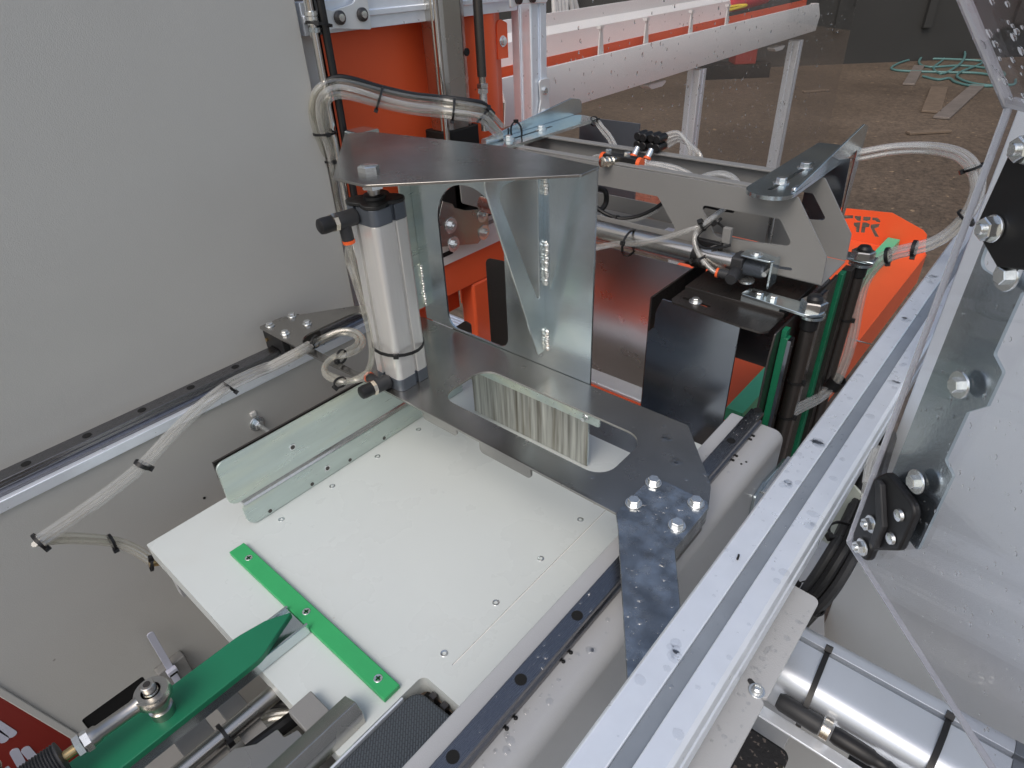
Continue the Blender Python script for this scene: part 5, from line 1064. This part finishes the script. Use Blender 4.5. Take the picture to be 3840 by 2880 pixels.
MB().box((-0.905, 0.74, 0.10), (-0.8855, 1.15, 0.1645)).build('extrusion', 'white', t)
MB().box((-0.8857, 0.74, 0.145), (-0.8845, 1.15, 0.153)).build('slot', 'frame_grey', t); MB().box((-0.8857, 0.74, 0.118), (-0.8845, 0.82, 0.127)).build('slot', 'dark', t)
t = thing('orange_beam', 'orange beam seen low through the upright window', 'beam')
MB().box((-0.93, 0.70, 0.0295), (-0.89, 1.25, 0.0985)).build('beam', 'orange', t, bevel=0.002)
t = thing('orange_post', 'orange machine leg under the orange beam', 'leg')
q0, q1 = V(*(-0.8700, 0.8526, 0.0376)), V(*(-0.8700, 0.9013, -0.0761))
MB().box((-0.93, 0.872, -0.75), (-0.889, 0.965, 0.0293)).build('post', 'orange', t, bevel=0.006)

# window pane with rain drops in the rear frame
t = thing('window_pane', 'clear rain-spotted pane right of the rear slot post', 'pane')
MB().box((-0.906, 1.128, -0.30), (-0.903, 3.2, 0.75)).build('pane', 'pane', t)
MB().box((-0.9065, 1.1245, -0.30), (-0.9025, 1.128, 0.75)).build('pane_edge', 'pcedge', t)
droplets(t, (-0.9025, 0, 0), Y, Z, lambda q: (q.uniform(1.14, 3.1), q.uniform(-0.1, 0.60)), 900, 0.0010, 0.0036, 71, flat=0.45, elong=1.5, mt='rain')

# =================================================================== WHITE TRAY BEHIND THE PANE
t = thing('feed_tray', 'long off-white folded feed tray with orange bottom behind the pane', 'tray')
TX = -1.0
t.rotation_euler.x = 0.0105; t.location.z = -1.27*0.0105
MB().prism([(TX, 0.3415), (TX-0.014, 0.3870), (TX-0.024, 0.3870), (TX-0.024, 0.3850), (TX-0.016, 0.3850), (TX-0.003, 0.3415), (TX-0.009, 0.289), (TX-0.006, 0.2885)], (0, 3.08, 0), X, Z, 0, 1.95).build('front_panel', 'whitewarm', t, bevel=0.0006)
MB().box((TX-0.20, 1.13, 0.340), (TX-0.004, 3.08, 0.3435)).build('bottom', 'whitewarm', t)
MB().box((TX-0.056, 1.13, 0.3438), (TX-0.052, 3.05, 0.4015)).build('orange_rail', 'orange', t)
MB().prism([(TX-0.150, 0.3440), (TX-0.153, 0.3440), (TX-0.153, 0.431), (TX-0.185, 0.446), (TX-0.185, 0.478), (TX-0.182, 0.478), (TX-0.182, 0.448), (TX-0.150, 0.433)], (0, 2.55, 0), X, Z, 0, 1.42).build('back_panel', 'whitewarm', t, bevel=0.0008)
MB().prism([(TX-0.006, 0.289), (TX, 0.3415), (TX-0.014, 0.3870), (TX-0.045, 0.3870), (TX-0.045, 0.289)], (0, 3.084, 0), X, Z, 0, 0.003).build('end_flange', 'whitewarm', t)
tc_ = None
for k, (px, lab) in enumerate((((520, 270), 'first'), ((850, 250), 'second'), ((1100, 110), 'third'), ((1400, 100), 'fourth'))):
    yy = (1.532, 1.755, 2.015, 2.262)[k]
    c = thing('divider_clip', '%s white divider clip from the left post on the tray' % lab, 'clip', 'divider clips on the tray')
    bz = 0.3440+0.0105*(yy-1.27); c.location.z = 0.0
    MB().prism([(yy-0.012, bz), (yy-0.004, 0.447), (yy+0.006, 0.447), (yy+0.020, bz), (yy+0.012, bz), (yy+0.004, 0.40), (yy-0.004, bz)], (TX-0.030, 0, 0), Y, Z, 0, 0.004).build('clip_legs', 'white', c)
    MB().box((TX-0.034, yy-0.010, 0.4475), (TX-0.022, yy+0.006, 0.4545)).build('hook', 'white', c)
for yy, lab in ((2.095, 'near aluminium leg under the white feed tray'), (2.945, 'far aluminium leg under the white feed tray')):
    slotted_profile('tray_leg', lab, (-1.03, yy, -0.75), (-1.03, yy, 0.286), 0.045, 0.045, X, 'aluminium legs of the tray')
for yy in (1.82, 2.74):
    tag(MB().prism(fillet([(yy-0.06, 0.284), (yy+0.06, 0.284), (yy+0.03, 0.270), (yy-0.03, 0.270)], 0.004), (-1.045, 0, 0), Y, Z, 0, 0.03).build('wing_nut_clip', 'white'), 'white clip under the tray near the %s leg' % ('near' if yy < 2 else 'far'), 'clip', 'clips under the tray')
t = thing('red_hose', 'red hose lying in the far end of the tray', 'hose')
MB().tube([(-1.6605, 3.4546, 0.3600), (-1.5700, 3.4384, 0.3700), (-1.5741, 3.6633, 0.3700), (-1.6383, 4.0714, 0.3700)], 0.030, 12, 5).build('hose', 'redhose', t)
t = thing('yellow_cord', 'yellow cord beside the red hose in the tray', 'cord')
MB().tube([(-1.5701, 3.2181, 0.3520), (-1.5526, 3.3883, 0.3650), (-1.4893, 3.4084, 0.3750), (-1.4645, 3.4136, 0.3720), (-1.4919, 3.1914, 0.3600)], 0.006, 8, 6).build('cord', 'yellow', t)
# dark plants and pale stakes beyond the tray
t = thing('pale_stakes', 'row of pale stakes leaning behind the tray beside the post', 'stakes')
for k, (a, b_) in enumerate(((420, 440), (460, 470), (530, 540), (600, 610), (680, 680), (770, 820), (850, 910))):
    p0, p1 = V(*(-1.9000, 2.3365, 0.4615)), None
    q0 = {420: (-1.9000, 2.4713, 0.4639), 460: (-1.9000, 2.4846, 0.4631), 530: (-1.9000, 2.5080, 0.4617), 600: (-1.9000, 2.5317, 0.4604), 680: (-1.9000, 2.5592, 0.4588), 770: (-1.9000, 2.5870, 0.4572), 850: (-1.9000, 2.6169, 0.4555)}[a]
    q1 = {420: (-1.9000, 2.4776, 0.3825), 460: (-1.9000, 2.4895, 0.3816), 530: (-1.9000, 2.5134, 0.3797), 600: (-1.9000, 2.5393, 0.3777), 680: (-1.9000, 2.5638, 0.3759), 770: (-1.9000, 2.6208, 0.3715), 850: (-1.9000, 2.6610, 0.3684)}[a]
    MB().tube([q0, q1], 0.010, 8, 1).build('stake', 'whitewarm', t)

# =================================================================== FRONT LEFT: GREEN INFEED GUIDE, CONVEYOR
t = thing('green_infeed_guide', 'dark green pointed plastic infeed guide at the lower left', 'guide')
gw = fillet([(-0.4985, -0.32), (-0.4985, 0.105), (-0.4930, 0.1335), (-0.4800, 0.1585), (-0.4660, 0.1270), (-0.4570, 0.108), (-0.4570, -0.32)], [0, 0.06, 0.02, 0.001, 0.02, 0.03, 0])
MB().prism(gw, (0, 0, 0), X, Y, 0.0168, 0.0250).build('guide', 'green_dk', t, bevel=0.0012)
t = thing('infeed_rail', 'aluminium channel rail under the green infeed guide', 'rail')
MB().prism([(-0.5030, 0.0008), (-0.4600, 0.0008), (-0.4600, 0.0165), (-0.4630, 0.0165), (-0.4630, 0.0050), (-0.5000, 0.0050), (-0.5000, 0.0120), (-0.5030, 0.0120)], (0, 0.163, 0), X, Z, 0, 0.50).build('channel', 'zinc', t, bevel=0.0006)
MB().prism(rect(-0.506, -0.002, -0.462, 0.0005), (0, 0.102, 0), X, Z, 0, 0.44).build('base_strip', 'zinc', t)

t = thing('rod_end', 'steel ball-joint rod end standing on the green guide', 'rod end')
ro = V(-0.4775, 0.018, 0.0250)
MB().lathe(ro, Z, [(0, 0.0105), (0.010, 0.0105), (0.011, 0.0085), (0.024, 0.0085)], 24).build('spacer', 'steel', t)
ring = ro+Z*0.030
b = MB().lathe(ring, Z, [(-0.006, 0.0085), (-0.006, 0.0145), (-0.003, 0.0158), (0.003, 0.0158), (0.006, 0.0145), (0.006, 0.0085)], 28, cap=False); b.build('eye_ring', 'steel', t)
MB().lathe(ring, Z, [(-0.0075, 0.0055), (-0.004, 0.0082), (0.004, 0.0082), (0.0075, 0.0058)], 24).build('ball', 'chrome', t)
MB().cyl(ring+Z*0.004, ring+Z*0.016, 0.0060, 20, ch=0.0008).build('bolt_head', 'steel', t)
MB().cyl(ring+Z*0.0158, ring+Z*0.0164, 0.0032, 14).build('hex_socket', 'darksteel', t)
rd = V(-0.06, -1, -0.02).normalized()
MB().lathe(ring+rd*0.012, rd, [(0, 0.0075), (0.006, 0.0066), (0.034, 0.0066), (0.036, 0.008), (0.041, 0.008)], 20).build('shank', 'steel', t)
MB().hexa(ring+rd*0.053, rd, 0.0098, 0.006).build('lock_nut', 'bolt', t); MB().hexa(ring+rd*0.0592, rd, 0.0098, 0.0055, 0.5).build('lock_nut', 'bolt', t)
MB().cyl(ring+rd*0.06, ring+rd*0.085, 0.0045, 14).build('thread', 'brass', t)
t = thing('slim_air_cylinder', 'black threaded nose of a slim air cylinder at the lower left', 'air cylinder')
pr = [(0.070, 0.006), (0.071, 0.0155)]
for k in range(13): pr += [(0.072+k*0.0022, 0.0155), (0.0731+k*0.0022, 0.0143)]
MB().lathe(ring+rd*0.004, rd, pr+[(0.102, 0.0155), (0.103, 0.012)], 26).build('threaded_nose', 'blackfit', t, ang=20)
MB().prism(fillet(rect(-0.0155, -0.0155, 0.0155, 0.0155), 0.003), ring+rd*0.106, rd.cross(Z).normalized(), Z, -0.04, 0.0).build('head_block', 'alu', t, bevel=0.001)
kp = ring+rd*0.112+V(-0.012, -0.006, 0.014)
MB().lathe(kp, (-0.12, 0.1, 1), [(-0.01, 0.0095), (0.010, 0.0095)], 22).build('throttle_body', 'black', t)
MB().lathe(kp, (-0.12, 0.1, 1), [(0.010, 0.0105), (0.013, 0.0105)], 20).build('hex_collar', 'nickel', t)
MB().lathe(kp, (-0.12, 0.1, 1), [(0.013, 0.0098), (0.024, 0.0102), (0.028, 0.0092), (0.029, 0.007)], 24).build('adjusting_knob', 'black', t)
MB().lathe(kp+V(-0.009, 0.002, 0.006), (-1, 0.1, 0.05), [(0, 0.008), (0.004, 0.008)], 16).build('release_collar', 'ring', t)
MB().tube([kp+V(-0.012, 0.002, 0.006), kp+V(-0.03, 0.004, 0.006), kp+V(-0.05, -0.004, 0.0), kp+V(-0.075, -0.03, -0.02)], 0.0045, 10, 6).build('tube', 'tubeyellow', t)

t = thing('wall_block', 'small grey cast block on the lower grey wall', 'block')
MB().prism(fillet([(0.050, -0.40), (0.093, -0.40), (0.093, -0.3045), (0.0485, -0.3045)], 0.004), (-0.8348, 0, 0), Y, Z, 0, 0.016).build('block', 'frame_grey', t, bevel=0.002)
t = thing('nylon_tie', 'milky nylon tie end sticking up from the grey wall block', 'cable tie')
MB().prism(fillet(rect(0.062, -0.375, 0.072, -0.216), 0.004), (-0.8180, 0, 0), Y, Z, 0, 0.002).build('strap', 'tag', t, bevel=0.0004)
MB().box((-0.8178, 0.0595, -0.316), (-0.809, 0.0745, -0.306)).build('head', 'tag', t, bevel=0.0008)
MB().box((-0.8135, 0.061, -0.3165), (-0.8085, 0.073, -0.3125)).build('head_slot', 'dark', t)

t = thing('red_machine_part', 'red painted part with pale slots at the lower left corner', 'machine part')
MB().prism([(-0.45, -0.60), (0.02, -0.60), (-0.10, 0.0), (-0.45, 0.0)], (-0.88, 0, 0), Y, Z, -0.01, 0.0).build('panel', 'shadedred', t)
for k, (a, b_) in enumerate((((110, 1540), (210, 1700)), ((195, 1525), (310, 1660)), ((-30, 1340), (95, 1410)), ((-30, 1400), (40, 1450)))):
    q0 = ((-0.8780, -0.1387, -0.3230), (-0.8780, -0.1285, -0.3334), (-0.8780, -0.1332, -0.2554), (-0.8780, -0.1396, -0.2705))[k]
    q1 = ((-0.8780, -0.1459, -0.3817), (-0.8780, -0.1288, -0.3879), (-0.8780, -0.1280, -0.2914), (-0.8780, -0.1378, -0.2911))[k]
    MB().prism(slot((q0[1], q0[2]), (q1[1], q1[2]), 0.0055, 6), (-0.880, 0, 0), Y, Z, 0.0, 0.0008).build('slot_rim', 'tag', t)

t = thing('infeed_bar', 'round brushed steel bar under the front of the white table', 'bar')
MB().cyl((-0.4520, -0.25, -0.030), (-0.4520, 0.112, -0.030), 0.0095, 24).build('bar', 'steel', t)
tie(t, (-0.4520, 0.048, -0.030), Y, 0.0100, 0.0125, (0, 0, 1), head=(1, 0, 0.2), tail=0.006)
t = thing('cross_strap', 'grey flat strap across below the green guide', 'strap')
MB().box((-0.505, 0.058, -0.046), (-0.415, 0.082, -0.0415)).build('strap', 'frame_grey', t, bevel=0.0008)
MB().box((-0.505, 0.012, -0.048), (-0.415, 0.045, -0.0435)).build('strap', 'frame_grey', t, bevel=0.0008)
t = thing('front_air_tubes', 'tubes and black cable running under the front edge of the table', 'air tube')
MB().tube([(-0.4753, 0.0104, -0.0600), (-0.4717, 0.0316, -0.0600), (-0.4693, 0.0543, -0.0600), (-0.4570, 0.0751, -0.0500), (-0.4461, 0.0940, -0.0500), (-0.4314, 0.1090, -0.0500)], 0.0035, 8, 6).build('tube', 'tubeyellow', t)
MB().tube([(-0.4613, 0.0185, -0.0600), (-0.4600, 0.0412, -0.0600), (-0.4588, 0.0649, -0.0600), (-0.4453, 0.0867, -0.0500), (-0.4280, 0.1068, -0.0500)], 0.0035, 8, 6).build('tube', 'tubeyellow', t)
MB().tube([(-0.4631, 0.0685, -0.0450), (-0.4611, 0.0840, -0.0450), (-0.4524, 0.0993, -0.0450), (-0.4390, 0.1118, -0.0450)], 0.0042, 8, 6).build('cable', 'black', t)
MB().tube([(-0.4220, 0.0390, -0.0400), (-0.4244, 0.0543, -0.0400), (-0.4253, 0.0825, -0.0450), (-0.4256, 0.1088, -0.0500)], 0.0085, 10, 6).build('cable', 'black', t)

t = thing('conveyor_belt', 'dark woven conveyor belt end in the table notch', 'conveyor')
MB().prism(fillet([(-0.3250, -0.35), (-0.3250, 0.1945), (-0.2420, 0.1985), (-0.2420, -0.35)], [0, 0.014, 0.004, 0], 6), (0, 0, 0), X, Y, -0.018, -0.0015).build('belt', 'belt', t, bevel=0.003)
MB().prism(rect(-0.3275, -0.35, -0.3255, 0.178), (0, 0, 0), X, Y, -0.03, 0.0005).build('edge_strip', 'alu', t)
MB().box((-0.325, 0.1995, -0.06), (-0.24, 0.2065, -0.024)).build('roller_gap', 'dark', t)
for k in range(5): MB().box((-0.315+k*0.016, 0.2005, -0.0235), (-0.308+k*0.016, 0.206, -0.012)).build('frame_lug', 'darksteel', t)
MB().box((-0.3290, -0.35, -0.012), (-0.3278, 0.120, -0.001)).build('side_strip', 'zincpale', t)
t = thing('folded_guard', 'folded brushed steel guard beside the conveyor belt', 'guard')
gp = fillet([(-0.375, -0.3), (-0.3455, -0.3), (-0.3455, 0.1395), (-0.352, 0.1395), (-0.375, 0.085)], [0, 0, 0.004, 0.002, 0.01])
MB().prism([(-0.3620, 0.012), (-0.3460, 0.020), (-0.3400, 0.0150), (-0.3375, 0.0), (-0.3355, 0.0), (-0.3370, 0.0165), (-0.3450, 0.0245), (-0.3640, 0.0150)], (0, 0.140, 0), X, Z, 0, 0.45).build('folded_sheet', 'steel', t, bevel=0.0008)
MB().prism(fillet([(-0.405, -0.3), (-0.361, -0.3), (-0.361, 0.092), (-0.3745, 0.092), (-0.378, 0.080), (-0.390, 0.080), (-0.393, 0.060), (-0.405, 0.045)], 0.002), (0, 0, 0), X, Y, 0.0060, 0.0100).build('flat_sheet', 'steel', t, bevel=0.0006)
MB().box((-0.3965, 0.096, 0.0005), (-0.3655, 0.122, 0.012)).build('end_block', 'frame_grey', t, bevel=0.001)
t = thing('machine_bed', 'dark machine bed under the front of the white table', 'machine bed')
MB().box((-0.80, -0.5, -0.42), (-0.30, 0.09, -0.36)).build('bed', 'frame_grey', t)
MB().box((-0.50, -0.40, -0.11), (-0.335, 0.15, -0.09)).build('tray', 'steel', t)
